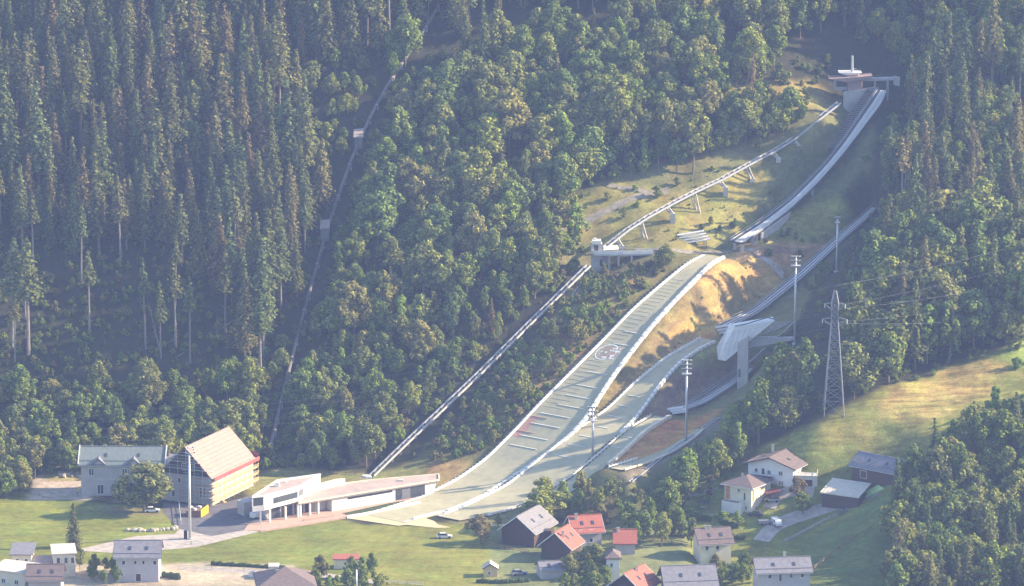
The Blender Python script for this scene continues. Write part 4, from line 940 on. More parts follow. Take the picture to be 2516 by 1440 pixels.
for k, (f0, f1) in enumerate(((.70, .735), (.74, .80), (.805, .86), (.865, .90))): MB().prism([hp_(LL * f0, .6, .2), hp_(LL * f1, .6, .2), hp_(LL * f1, .6, 3.3), hp_(LL * f0, .6, 3.3)], nn * .04).build('window_pane', 'glass' if k != 1 else 'steel_dark', t)
for u0, u1, mt in ((-7.5, -4.3, 'glass'), (-3.6, -.2, 'glass'), (.6, 3.4, 'glass'), (4.2, 6.4, 'dark'), (7.2, 11.0, 'concrete')):
    MB().prism([hp_(u0, 3.1, .15), hp_(u1, 3.1, .15), hp_(u1, 3.1, 3.2), hp_(u0, 3.1, 3.2)], nn * .05).build('glass_front', mt, t)
for u in (-9.2, -4.0, .2, 1.0, 4.2, 7.0): MB().box(hp_(u, .55, 1.85), (.5, .5, 3.7), math.atan2(ee[1], ee[0])).build('column', 'white', t)
cl = np.array([a[0] * .5 + b_[0] * .5, a[1] * .5 + b_[1] * .5, 1.9]); MB().box(cl + np.array([.6, .6, 0]), (.5, .5, 4.2)).build('column', 'white', t)
mid = [Zp(770, 1190, 5.0), Zp(825, 1176, 5.0), Zp(848, 1174, 5.0), Zp(848, 1184, 5.0), Zp(765, 1203, 5.0)]
MB().prism([(p[0], p[1], 3.8) for p in mid], (0, 0, 1.1)).build('rear_block', 'plaster_cream', t)
MB().prism([hp_(-12, 10.2, 0), hp_(-1, 10.2, 0), hp_(-1, 14, 0), hp_(-12, 14, 0)], (0, 0, 3.9)).build('rear_room', 'plaster_grey', t)
for pq in ((905, 1173), (985, 1180)): MB().box(Zp(*pq, 4.4), (1.6, 1.0, .5)).build('roof_vent', 'white', t)
st_ = Zp(900, 1172, 4.3); MB().tube([st_, st_ + np.array([0, 0, .5])], [1.6, 1.3], 14).build('round_rooflight', 'concrete', t)
# forecourt bits
MB_ = lambda pix, z, hh, w, name, m_, lab, cat: tag(recentre((lambda m: [m.beam(Zp(*p, z), Zp(*q, z), w, hh) for p, q in zip(pix[:-1], pix[1:])] and m)(MB()).build(name, m_)), lab, cat)
MB_([(640, 1305), (740, 1290), (860, 1270)], .25, .45, .45, 'kerb_wall', 'paving', 'low terracotta kerb wall between the terrace and the playing field', 'wall')
MB_([(745, 1278), (820, 1267)], .3, .45, .35, 'terrace_step', 'paving', 'short terracotta step on the terrace before the cream building', 'step')
MB_([(852, 1271), (960, 1250), (1032, 1234)], .35, .7, .5, 'low_wall', 'plaster_white', 'low white wall between the outrun matting and the grass strip of the cream building', 'wall')
sheet('grass_strip', onz([(852, 1266), (840, 1262), (960, 1236), (1008, 1229), (1020, 1232), (950, 1250)]), .085, 'hedge_green')
def car(label, px, py, z, rot, m_, L=4.4, W=1.8, Hc=1.5, group=None, terrain=False, name='parked_car', cat='car', van=False):
    g = atZ(px, py, z) if not terrain else G(px, py); co, si = math.cos(rot), math.sin(rot)
    def q(x, y, zz): return (g[0] + x * co - y * si, g[1] + x * si + y * co, g[2] + zz)
    t = thing(name, label, cat, g, group); w = W / 2; l = L / 2
    if van: pr = [(-l, .35), (l, .35), (l, .95), (l - .55, 1.1), (l - 1.1, Hc), (-l, Hc)]
    else: pr = [(-l, .3), (l, .3), (l, .72), (l - 1.0, .85), (-l + .15, .92), (-l, .7)]
    MB().prism([q(x, -w, zz) for x, zz in pr], (-si * W, co * W, 0)).build('body', m_, t)
    if not van:
        cb = [(-l + .25, .9), (l - 1.25, .86), (l - 2.0, Hc), (-l + .9, Hc)]
        MB().prism([q(x, -w * .86, zz) for x, zz in cb], (-si * W * .86, co * W * .86, 0)).build('cabin', 'glass', t)
        MB().prism([q(x, -w * .80, zz) for x, zz in [(-l + .85, Hc - .02), (l - 1.95, Hc - .02), (l - 2.05, Hc + .05), (-l + .95, Hc + .05)]], (-si * W * .8, co * W * .8, 0)).build('roof_panel', m_, t)
    else: MB().prism([q(l - 1.15, -w * 1.01, 1.1), q(l - .6, -w * 1.01, 1.1), q(l - 1.1, -w * 1.01, Hc - .2), q(l - 2.2, -w * 1.01, Hc - .2), q(l - 2.2, -w * 1.01, 1.1)], (-si * W * 1.01, co * W * 1.01, 0)).build('window', 'glass', t)
    for x in (-l + .8, l - .85):
        for y in (-w, w):
            c = np.array(q(x, y, .33)); ax = np.array([-si, co, 0]) * .12; MB().tube([c - ax, c + ax], .33, 12).build('wheel', 'rubber', t)
    for y in (-w * .7, w * .7): MB().box(q(l + .01, y, .62), (.1, .3, .16), rot).build('headlight', 'white_clean', t)
    return t
car('white car parked on the grass under the round tree', 374, 1258, 0, R(5), 'car_white')
car('white van parked under the left end of the cream building', 634, 1272, 0, R(40), 'car_white', 4.6, 1.9, 1.8, van=True, name='parked_van', cat='van')
car('dark car parked before the cream house with orange panel', 1856, 1267, 5, R(160), 'car_dark', terrain=True)
car('white van parked on the gravel yard facing the viewer', 1908, 1290, 5, R(-75), 'car_white', 4.8, 1.9, 1.9, terrain=True, van=True, name='parked_van', cat='van')
car('grey car under the red carport beside the cream house', 1897, 1232, 5, R(170), 'car_grey', terrain=True)
car('grey trailer standing behind the white van on the gravel yard', 1880, 1288, 5, R(10), 'steel', 4.0, 2.0, 1.3, terrain=True, van=True, name='trailer', cat='trailer')
car('white car near the village pitch edge by the road', 1092, 1322, 0, R(5), 'car_white')
car('silver car parked before the dark village garage', 1275, 1412, 0, R(20), 'car_grey')
# skip, excavator and clutter in the builders yard
g = Zp(486, 1268, 0); t = thing('skip_container', 'yellow and rust red builders skip full of rubble', 'skip', g)
MB().prism([(g[0] - 3.2, g[1] - 1.4, 0.1), (g[0] + .6, g[1] - 1.4, .1), (g[0] + 1.0, g[1] - 1.4, 1.9), (g[0] - 3.4, g[1] - 1.4, 1.9)], (0.6, 4.6, 0)).build('body', 'rust', t)
MB().prism([(g[0] + .85, g[1] - 1.5, .1), (g[0] + 2.6, g[1] + 3.4, .1), (g[0] + 2.6, g[1] + 3.4, 2.5), (g[0] + .85, g[1] - 1.5, 2.1)], (.25, -.1, 0)).build('side_panel', 'yellow', t)
for k in range(6): MB().box((g[0] - 2.6 + k * .6, g[1] + rng.uniform(-.5, 2.5), 2.0), (.9, .8, .5 + .4 * rng.random()), rng.random() * 3).build('rubble', 'plaster_white' if k % 2 else 'roof_slate', t)
g = Zp(215, 1217, 0); t = thing('small_excavator', 'small yellow and white digger working before the green roofed house', 'excavator', g)
MB().box(g + np.array([.6, 0, .35]), (2.6, .5, .6)).build('crawler', 'rubber', t); MB().box(g + np.array([.6, 1.4, .35]), (2.6, .5, .6)).build('crawler', 'rubber', t)
MB().box(g + np.array([1.0, .7, 1.15]), (1.6, 1.5, 1.0)).build('engine_housing', 'yellow', t); MB().box(g + np.array([-.1, .7, 1.7]), (1.0, 1.2, 1.5)).build('cab', 'glass', t); MB().box(g + np.array([-.1, .7, 2.5]), (1.1, 1.3, .12)).build('cab_roof', 'white', t)
MB().beam(g + np.array([-.6, .4, 1.2]), g + np.array([-2.2, .4, 2.5]), .3).build('boom', 'yellow', t); MB().beam(g + np.array([-2.2, .4, 2.5]), g + np.array([-3.0, .4, 1.0]), .22).build('dipper_arm', 'yellow', t); MB().box(g + np.array([-3.0, .4, .6]), (.5, .7, .6)).build('bucket', 'steel_dark', t)
def rocks(name, label, cat, pix, n, sz, m_='rock', spread=.8, zfix=None):
    pts = [G(*p) for p in pix]; seg = len(pts) - 1; t = thing(name, label, cat, pts[0])
    for k in range(n):
        f = k / max(1, n - 1) * seg; i = min(int(f), seg - 1); c = pts[i] + (pts[i + 1] - pts[i]) * (f - i); r = sz * (.6 + .8 * rng.random())
        mb = MB(); c = c + np.array([rng.uniform(-spread, spread), rng.uniform(-spread, spread), 0]); c[2] = h(c[0], c[1]); ring = []
        for z_, q in ((-.3, .9), (.5, 1.0), (.95, .55)):
            ring.append([(c[0] + r * q * rng.uniform(.7, 1.1) * math.cos(a_), c[1] + r * q * rng.uniform(.7, 1.1) * math.sin(a_), c[2] + z_ * r) for a_ in np.arange(6) * math.pi / 3])
        for rg in ring: mb.v += rg
        mb.f = [(j + 6 * l, (j + 1) % 6 + 6 * l, (j + 1) % 6 + 6 * l + 6, j + 6 * l + 6) for l in range(2) for j in range(6)] + [(12, 13, 14, 15, 16, 17)]; mb.build('boulder', m_, t)
rocks('boulder_row', 'row of pale boulders along the lawn beside the gravel road', 'boulders', [(312, 1304), (372, 1306), (432, 1300)], 17, .75, spread=.4)
rocks('rubble_heap', 'pale heap of rubble left of the green roofed house', 'rubble heap', [(150, 1168), (172, 1162), (198, 1172)], 34, .6, spread=1.6)
rocks('boulder_row', 'few pale boulders at the left edge of the builders yard', 'boulders', [(100, 1218), (122, 1222)], 7, .8)
rocks('log_pile', 'small stack of pale timber on the bank right of the scaffolded house', 'timber pile', [(530, 1232), (560, 1236)], 5, .45, 'wood_light')
rocks('tree_stump_roots', 'bare orange broken roots on the upper slope beside the pipe gap', 'stumps', [(780, 150), (860, 150)], 14, .8, 'soil', 2.2)
def fence(label, pix, hh=1.1, m_='wood', step=2.2, name='fence'):
    P = [G(*p) for p in pix]; t = thing(name, label, 'fence', P[0]); 
    for a, b_ in zip(P[:-1], P[1:]):
        for z in (.45, .95): MB().beam(a + np.array([0, 0, hh * z]), b_ + np.array([0, 0, hh * z]), .08, .14).build('rail', m_, t)
        L = np.linalg.norm(b_ - a); n = max(1, int(L / step))
        for k in range(n + 1): c = a + (b_ - a) * k / n; MB().beam(c - np.array([0, 0, .2]), c + np.array([0, 0, hh * 1.05]), .13).build('post', m_, t)
fence('dark rail fence before the builders yard', [(236, 1228), (262, 1234), (296, 1240)]); fence('pale gate posts beside the skip', [(440, 1244), (445, 1290)], 1.4, 'white', 3)
fence('long pale railing along the village road on the left', [(440, 1396), (600, 1402), (750, 1412)], .9, 'plaster_cream', 4)
fence('low white board fence at the edge of the near playing field', [(945, 1432), (1000, 1437), (1040, 1440)], .9, 'white', 3)
MB().beam(Zp(456, 1324, 0), Zp(456, 1324, 0) + np.array([0, 0, 2.4]), .9).build('x', 'dark')
o = bpy.data.objects['x']; o.name = 'switch_cabinet'; tag(recentre(o), 'dark narrow cabinet beside the foot of the tall mast', 'cabinet')

# ------------------------------------------------------------------ houses on the right
ga, gb = G(1838, 1188), G(1948, 1200); zz = max(ga[2], gb[2]); ga[2] = gb[2] = zz
t, fr = house('chalet', 'large white chalet with wide grey gable roof and balcony at the foot of the meadow', 'house', ga, gb, 12.5, 6.0, 'v', 2.2, 1.3, 'plaster_white', 'roof_brown',
    [('f', 2.0, 3.4, 1.1, 1.2), ('f', 6.0, 3.2, 1.2, 1.3), ('f', 9.6, 3.2, 1.3, 1.4), ('f', 4.2, 2.9, 1.1, 2.0), ('f', 6.4, .5, 1.3, 1.1), ('f', 9.6, .4, 1.6, 1.4), ('r', 3, 3.2, 1.2, 1.2), ('r', 8, 3.2, 1.0, 1.2)], [(3.2, 9.5, 3.3)])
MB().prism([fr(1.0, -1.3, 2.4), fr(8.0, -1.3, 2.4), fr(8.0, -.01, 2.4), fr(1.0, -.01, 2.4)], (0, 0, .2)).build('balcony', 'wood_dark', t); MB().beam(fr(1.0, -1.3, 3.2), fr(8.0, -1.3, 3.2), .1, .3).build('balcony_rail', 'white', t)
ga, gb = G(1952, 1200), G(2008, 1196); zz = max(ga[2], gb[2]) - .3; ga[2] = gb[2] = zz
t, fr = house('garage', 'cream garage with brown door and railed roof terrace right of the white chalet', 'garage', ga, gb, 6.5, 3.2, 'm', .0, .1, 'plaster_cream', 'concrete', [], doors=[('f', .8, .1, 4.4, 2.3)])
for a_, b_ in (((0, 0), (fr.W, 0)), ((fr.W, 0), (fr.W, 6.5))):
    MB().beam(fr(*a_, 4.3), fr(*b_, 4.3), .1, .12).build('terrace_rail', 'white', t)
    for k in range(5): q = fr(a_[0] + (b_[0] - a_[0]) * k / 4, a_[1] + (b_[1] - a_[1]) * k / 4, 3.4); MB().beam(q, q + np.array([0, 0, .9]), .07).build('rail_post', 'white', t)
ga, gb = G(1780, 1246), G(1846, 1262); gb[2] = ga[2] = (ga[2] + gb[2]) / 2
t, fr = house('hip_roof_house', 'tall cream house with brown hipped roof and orange wall panels', 'house', ga, gb, 10.5, 7.2, 'hip', 2.0, 1.0, 'plaster_cream', 'roof_brown',
    [('f', .5, 4.8, 1.1, 1.3), ('f', 4.2, 5.4, 1.0, 1.0), ('f', 6.3, 3.2, .8, 2.4), ('r', 2.6, 3.0, .6, 1.6), ('r', 4.6, 3.2, .6, 1.6), ('r', 7.6, 5.0, .7, 1.3), ('r', 7.6, 2.4, .7, 1.3), ('r', 2, .2, .8, 1.3), ('r', 5, .2, .8, 1.1), ('r', 8.4, .2, .8, 1.5), ('f', 6.9, .4, .7, 1.3)], [(2.6, 5.5, 2.2)], trim='white')
MB().prism([fr(.35, -.06, 2.9), fr(1.75, -.06, 2.9), fr(1.75, -.06, 7.0), fr(.35, -.06, 7.0)], fr.ey * .055).build('wall_panel', 'orange', t)
MB().prism([fr(fr.W + .005, .6, 3.2), fr(fr.W + .005, 1.3, 3.2), fr(fr.W + .005, 1.3, 6.9), fr(fr.W + .005, .6, 6.9)], fr.ex * .055).build('wall_panel', 'orange', t)
MB().prism([fr(0.2, -1.9, -.8), fr(6.6, -1.9, -.8), fr(6.6, -.01, -.8), fr(0.2, -.01, -.8)], (0, 0, 3.5)).build('bay', 'plaster_white', t)
for k in range(7): MB().box(fr(1.4 + k * .7, -1.75, 2.9), (.5, .3, .45)).build('flower_box', 'rust', t)
ga, gb = G(1884, 1236), G(1915, 1232); ga[2] = gb[2] = (ga[2] + gb[2]) / 2
t = thing('carport', 'red roofed open carport on posts beside the cream hipped roof house', 'carport', ga); fr = Frame(ga, gb, 5)
MB().prism([fr(-.4, -.5, 2.2), fr(fr.W + .3, -.5, 3.0), fr(fr.W + .3, 5.5, 3.0), fr(-.4, 5.5, 2.2)], (0, 0, .18)).build('roof', 'roof_red', t)
for u in (0, fr.W):
    for v in (0, 5): MB().beam(fr(u, v, -.5), fr(u, v, 2.3), .18).build('post', 'wood', t)
ga, gb = G(2092, 1192), G(2200, 1192); ga[2] = gb[2] = max(ga[2], gb[2])
house('barn', 'dark timber barn with plain grey roof at the lower edge of the meadow', 'barn', ga, gb, 9, 3.6, 'u', 2.6, .8, 'wood_dark', 'roof_slate', [], doors=[('f', 3, .1, 2.4, 2.3)])
ga, gb = G(2020, 1246), G(2108, 1246); ga[2] = gb[2] = max(ga[2], gb[2]) - .4
t, fr = house('shed', 'open fronted shed with pale corrugated metal roof below the dark barn', 'shed', ga, gb, 7, 3.1, 'm', 2.4, .5, 'wood_dark', 'roof_tin', [])
for k in range(12): MB().beam(fr(-.4 + k * (fr.W + .8) / 11, -.5, 3.2 + .22), fr(-.4 + k * (fr.W + .8) / 11, 7.4, 3.2 + .22 + 2.4), .1, .08).build('roof_rib', 'roof_tin', t)
rocks('woodpile', 'scattered pale planks and debris by the shed with metal roof', 'woodpile', [(2075, 1242), (2110, 1222), (2140, 1205)], 16, .55, 'plaster_white', 1.0)
a = G(2110, 1232); t = tag(recentre(MB().prism([a, G(2172, 1202), G(2172, 1202) + np.array([-1.5, 3, .2]), a + np.array([-1.5, 3, .2])], (0, 0, .3)).build('tarpaulin', 'pale_green')), 'pale green tarpaulin lying on the bank below the dark barn', 'tarpaulin')
a = G(1700, 1250); t = thing('garden_table_set', 'dark garden pergola with table among the hedges on the sloping lawn', 'pergola', G(1728, 1252))
g = G(1728, 1252)
for dx in (-1.4, 1.4):
    for dy in (-1, 1): MB().beam(g + np.array([dx, dy, -.2]), g + np.array([dx, dy, 2.2]), .14).build('post', 'wood_dark', t)
MB().box(g + np.array([0, 0, 2.3]), (3.6, 2.8, .14)).build('canopy', 'membrane', t); MB().box(g + np.array([0, 0, .75]), (1.8, .9, .1)).build('table_top', 'white', t)
for k in range(7): q = G(1728 + k * 5.5, 1270); tag(recentre(MB().beam(q - np.array([0, 0, .1]), q + np.array([0, 0, .9]), .28).build('garden_post', 'plaster_cream')), 'pale short post in the row below the dark garden pergola', 'post', 'row of pale posts in the sloping garden')
tag(recentre(MB().box(G(1690, 1284) + np.array([0, 0, .2]), (2.6, .8, .4)).build('bench', 'white')), 'pale low bench on the sloping lawn left of the hedges', 'bench')
tag(recentre(MB().beam(G(1645, 1206) + np.array([0, 0, .4]), G(1700, 1198) + np.array([0, 0, .4]), .3).build('felled_log', 'bark_pale')), 'long pale felled log in the shade above the sloping garden', 'log')

# village houses near the bottom edge
def vh(label, pxA, pxB, z, D, Hh, roof, rise, wall, rm, wins=(), chim=(), gable=None, over=.8, cat='house', name='village_house', doors=(), trim='wood_dark'):
    A_, B_ = atZ(*pxA, z), atZ(*pxB, z); return house(name, label, cat, A_, B_, D, Hh, roof, rise, over, wall, rm, wins, chim, doors, None, trim, gable)
W2 = [('f', 1.2, 1.0, 1.1, 1.3), ('f', 4.2, 1.0, 1.1, 1.3), ('f', 1.2, 3.6, 1.1, 1.2), ('f', 4.2, 3.6, 1.1, 1.2), ('r', 2, 3.4, 1.1, 1.2), ('r', 5.5, 3.4, 1.1, 1.2)]
vh('dark timber barn with grey roof beside the end of the outrun', (1233, 1336), (1312, 1346), 0, 13, 4.6, 'v', 3.8, 'wood_dark', 'roof_grey', [], [], None, .9, 'barn', 'barn', trim='white')
vh('red tiled house with gable facing right behind the red gable roof', (1412, 1344), (1478, 1340), 0, 9, 4.4, 'u', 3.2, 'plaster_lilac', 'roof_red', W2, [(1.2, 3.5, 4.2)], None, .9, trim='white')
vh('brighter red roofed house in front of the red tiled gable house', (1330, 1372), (1400, 1380), 0, 8, 4.2, 'v', 3.6, 'wood_dark', 'roof_red', [], [(6, 1, 4.0)], None, .9, trim='white')
vh('small red roofed house partly hidden in the trees right of the red gable', (1512, 1362), (1560, 1362), 0, 7, 3.4, 'u', 2.6, 'plaster_grey', 'roof_red', [], [(.8, 3, 3.4)], None, .7)
vh('brown roofed bungalow with two pale chimneys at the foot of the garden', (1722, 1362), (1796, 1358), 1.5, 9, 3.2, 'u', 2.8, 'plaster_cream', 'roof_brown', W2[:2], [(2.5, 4.5, 3.6), (3.5, 4.5, 3.6)], None, .9)
vh('red roofed timber house at the bottom edge between village trees', (1502, 1475), (1572, 1486), 0, 9.5, 4.6, 'v', 3.4, 'wood_dark', 'roof_red', [], [(4.9, 5, 4.4)], None, 1.0, trim='white')
vh('slate roofed house with white gable at the bottom edge', (1640, 1482), (1756, 1478), 0, 11, 5.0, 'u', 3.6, 'plaster_lilac', 'roof_slate', W2, [], None, 1.1)
vh('long white house with blue grey roof beside the shaded meadow', (1863, 1452), (1990, 1448), 0.3, 9, 5.2, 'u', 2.6, 'plaster_lilac', 'roof_slate', [('f', 2.6, 3.3, 1.1, 1.3), ('f', 8.5, 3.3, 1.0, 1.3), ('f', 11.5, 3.3, 1.1, 1.3), ('f', 5.6, 2.4, .9, 2.2), ('l', 2.0, 3.2, .8, 1.3), ('l', 5.6, 3.2, .8, 1.3)], [(8, 5, 4)], None, .8)
vh('cream house with square tower like front between the dark trees', (1490, 1424), (1522, 1424), 0, 6, 6.0, 'hip', 1.5, 'plaster_white', 'roof_brown', [('f', 1, 3.5, .8, 1.2), ('r', 2, 3, .9, 1.2)], [], None, .5)
vh('yellow garden shed at the right edge of the near playing field', (1188, 1418), (1222, 1418), 0, 3.5, 2.3, 'v', 1.2, 'wood_light', 'roof_tin', [('f', 1.2, .6, .8, 1.0)], [], None, .3, 'shed', 'shed')
vh('low grey shed roof by the village road right of the yellow shed', (1330, 1424), (1396, 1420), 0, 6, 2.6, 'u', 1.4, 'plaster_grey', 'roof_slate', [], [], None, .4, 'shed', 'shed')
vh('grey fronted house with dark entrance canopy at the bottom left', (286, 1430), (390, 1430), 0, 10, 7.2, 'u', 3.0, 'plaster_lilac', 'roof_slate', [('f', 1.5, 4.8, 1.1, 1.3), ('f', 4.8, 4.9, .9, 1.2), ('f', 7.0, 4.9, .9, 1.2), ('f', 10, 4.8, 1.1, 1.3), ('f', 1.2, 1.6, .8, 1.0)], [], None, .8, doors=[('f', 5.2, .1, 1.6, 2.3)])
vh('cream house with pale flat roof in the bottom left corner', (-20, 1440), (62, 1450), 0, 8, 4.6, 'm', .6, 'plaster_cream', 'roof_tin', [('f', 3, 1.2, 1.3, 1.4), ('f', 7, 1.2, 1.3, 1.4), ('r', 1.5, 1.2, 1.1, 1.3), ('r', 5, 1.2, 1.1, 1.3)], [], None, .5)
vh('cream house behind the pale flat roof at the bottom left', (30, 1412), (78, 1412), 0, 8, 5.6, 'm', 1.0, 'plaster_cream', 'roof_slate', [('f', 1, 3.4, 1.0, 1.2), ('f', 3.4, 3.4, 1.0, 1.2)], [], None, .6)
vh('cream apartment front with tall windows left of the leaning bushes', (132, 1418), (186, 1416), 0, 8, 6.4, 'm', .5, 'plaster_cream', 'roof_tin', [('f', .8, 3.6, 1.1, 1.9), ('f', 2.9, 3.6, 1.1, 1.9), ('f', 4.7, 3.6, 1.1, 1.9)], [], None, .4)
vh('pinkish low roof between the two cream houses at the bottom left', (80, 1416), (124, 1416), 0, 6, 3.2, 'm', .8, 'plaster_cream', 'roof_flat', [('f', 2, 1, 1.1, 1.2)], [], None, .4)
vh('brown house with small white gable dormer at the bottom left', (70, 1462), (150, 1462), 0, 9, 4.4, 'u', 2.8, 'plaster_grey', 'roof_brown', [], [], None, .8)
vh('large brown hipped roof at the bottom edge below the village road', (640, 1482), (770, 1478), 0, 14, 4.4, 'hip', 3.4, 'plaster_cream', 'roof_brown', [], [(5, 6, 3.0)], None, 1.0)
vh('small white kiosk beside the village road above the brown hipped roof', (661, 1422), (684, 1422), 0, 3, 3.2, 'm', .2, 'plaster_white', 'concrete', [('f', .5, 1, .8, 1.2)], [], None, .2, 'kiosk', 'kiosk')
vh('reddish flat roof building edge behind the near bushes', (820, 1398), (880, 1398), 0, 4, 2.6, 'm', .3, 'plaster_cream', 'roof_red', [], [], None, .3, 'building', 'building')
vh('tiny brown roofed hut in the trees above the red tiled house', (1440, 1258), (1470, 1258), 1.5, 5, 2.8, 'v', 1.6, 'wood_dark', 'roof_brown', [], [], None, .5, 'hut', 'hut')
# skylights, solar panels and garden clutter
def hedge(label, pix, hh=1.2, w=1.0):
    P = [G(*p) for p in pix]; mb = MB()
    for a, b_ in zip(P[:-1], P[1:]):
        L = np.linalg.norm(b_ - a); n = max(2, int(L / .7))
        for k in range(n):
            c = a + (b_ - a) * (k + .5) / n; r = rng.uniform(.75, 1.1); ring = []
            for z_, q in ((-.2, .8), (.35, 1.0), (.8, .9), (1.05, .5)): mb.v += [(c[0] + w * .62 * q * r * rng.uniform(.8, 1.15) * math.cos(t_), c[1] + w * .62 * q * r * rng.uniform(.8, 1.15) * math.sin(t_), c[2] + z_ * hh * r) for t_ in np.arange(7) * 2 * math.pi / 7]
            b0 = len(mb.v) - 28; mb.f += [(b0 + j + 7 * l, b0 + (j + 1) % 7 + 7 * l, b0 + (j + 1) % 7 + 7 * l + 7, b0 + j + 7 * l + 7) for l in range(3) for j in range(7)] + [tuple(b0 + 21 + j for j in range(7))]
    tag(recentre(mb.build('hedge', 'hedge_green')), label, 'hedge')
hedge('dark clipped hedge along the lower edge of the sloping garden lawn', [(1695, 1282), (1725, 1278), (1745, 1280)], 1.5, 1.4)
hedge('curved clipped hedge below the small round garden tree', [(1768, 1282), (1790, 1292), (1815, 1298)], 1.3, 1.2)
hedge('low hedge between the yellow shed and the village road', [(1170, 1432), (1230, 1434), (1300, 1430)], 1.2)
hedge('hedge behind the brown bungalow with two pale chimneys', [(1700, 1318), (1760, 1322), (1830, 1326)], 1.4, 1.2)
hedge('hedge along the far side of the pale village road', [(520, 1388), (600, 1393), (700, 1400)], 1.1)
hedge('short hedge right of the grey fronted house', [(400, 1418), (440, 1424)], 1.6, 1.4)
fence('dark plank fence below the grey barn at the outrun', [(1200, 1342), (1240, 1352), (1300, 1362)], 1.2)
fence('brown garden fence between the red roofs and the garden', [(1580, 1330), (1650, 1335), (1700, 1345)], 1.2)
fence('post and wire fence at the lower edge of the shaded meadow', [(2000, 1400), (2060, 1350), (2140, 1300)], 1.0, 'wood', 4.5)
fence('short white fence on the terrace edge beside the skip', [(500, 1340), (470, 1338), (455, 1336)], .9, 'white', 2.2)
fence('timber fence under the forest edge behind the arena building', [(760, 1170), (850, 1165), (900, 1166)], 1.1)
for k, (px, py, lab) in enumerate(((1262, 1330, 'black bin beside the dark barn at the outrun'), (1338, 1395, 'green water tank beside the bright red roof'), (700, 1425, 'small brown crate on the gravel by the white kiosk'), (620, 1415, 'low pale box beside the village road'), (2066, 1262, 'dark trailer frame before the metal roofed shed'))):
    g = G(px, py); t = thing('yard_box', lab, 'box', g); MB().box(g + np.array([0, 0, .55]), (1.6 + .3 * k, 1.1, 1.1), .4 * k).build('body', ['rubber', 'hedge_green', 'wood', 'plaster_white', 'steel_dark'][k], t); MB().box(g + np.array([0, 0, 1.14]), (1.7 + .3 * k, 1.2, .08), .4 * k).build('lid', 'steel', t)

# ------------------------------------------------------------------ trees
def leafquads(mb, C, N, size, jit, rg):
    """many leaf-clump faces: centres C, outward directions N"""
    n = len(C); N = N + rg.normal(0, jit, N.shape); N /= np.linalg.norm(N, axis=1)[:, None]
    r = rg.normal(0, 1, N.shape); A = np.cross(N, r); A /= np.linalg.norm(A, axis=1)[:, None]; B = np.cross(N, A)
    s = size * rg.uniform(.55, 1.25, (n, 1)); k = rg.uniform(.55, 1.0, (n, 1))
    P = np.stack([C + A * s, C + B * s * k, C - A * s * .9, C - B * s * k], 1)
    st = len(mb.v); mb.v += P.reshape(-1, 3).tolist(); mb.f += [(st + 4 * i, st + 4 * i + 1, st + 4 * i + 2, st + 4 * i + 3) for i in range(n)]
def spruce_meshes(seed, Ht, Rd, bare, ragged):
    rg = np.random.default_rng(seed); c = MB(); tr = MB()
    lean = rg.normal(0, .012, 2)
    tr.tube([(0, 0, -1.0), (lean[0] * Ht * .5, lean[1] * Ht * .5, Ht * .5), (lean[0] * Ht, lean[1] * Ht, Ht * .99)], [Ht * .014, Ht * .009, .03], 7)
    z = Ht * bare; C = []; N = []
    while z < Ht * .985:
        f = (z - Ht * bare) / (Ht * (1 - bare)); r = Rd * ((1 - f) ** .80) * (.35 + .65 * min(1, f * 5 + .35)) + .15
        nb = int(5 + 5 * (1 - f)); a0 = rg.random() * 6.28
        for b_ in range(nb):
            if rg.random() < ragged: continue
            an = a0 + 6.283 * b_ / nb + rg.normal(0, .2); L = r * rg.uniform(.65, 1.2); m_ = max(2, int(L / .34))
            for q in range(m_):
                d = L * (q + .6) / m_; droop = -.32 * d - .05 * d * d + .05 * L
                for rep in range(2):
                    C.append((lean[0] * z + math.cos(an) * d + rg.normal(0, .16), lean[1] * z + math.sin(an) * d + rg.normal(0, .16), z + droop + rg.normal(0, .13)))
                    N.append((math.cos(an) * .75, math.sin(an) * .75, .7))
        z += Ht * .023 + .10 * rg.random()
    leafquads(c, np.array(C), np.array(N), .36, .42, rg)
    top = np.array([[lean[0] * Ht, lean[1] * Ht, Ht - .25 * k] for k in range(6)]); leafquads(c, top, np.tile([[.3, .3, .4]], (6, 1)), .22, .8, rg)
    return tr, c
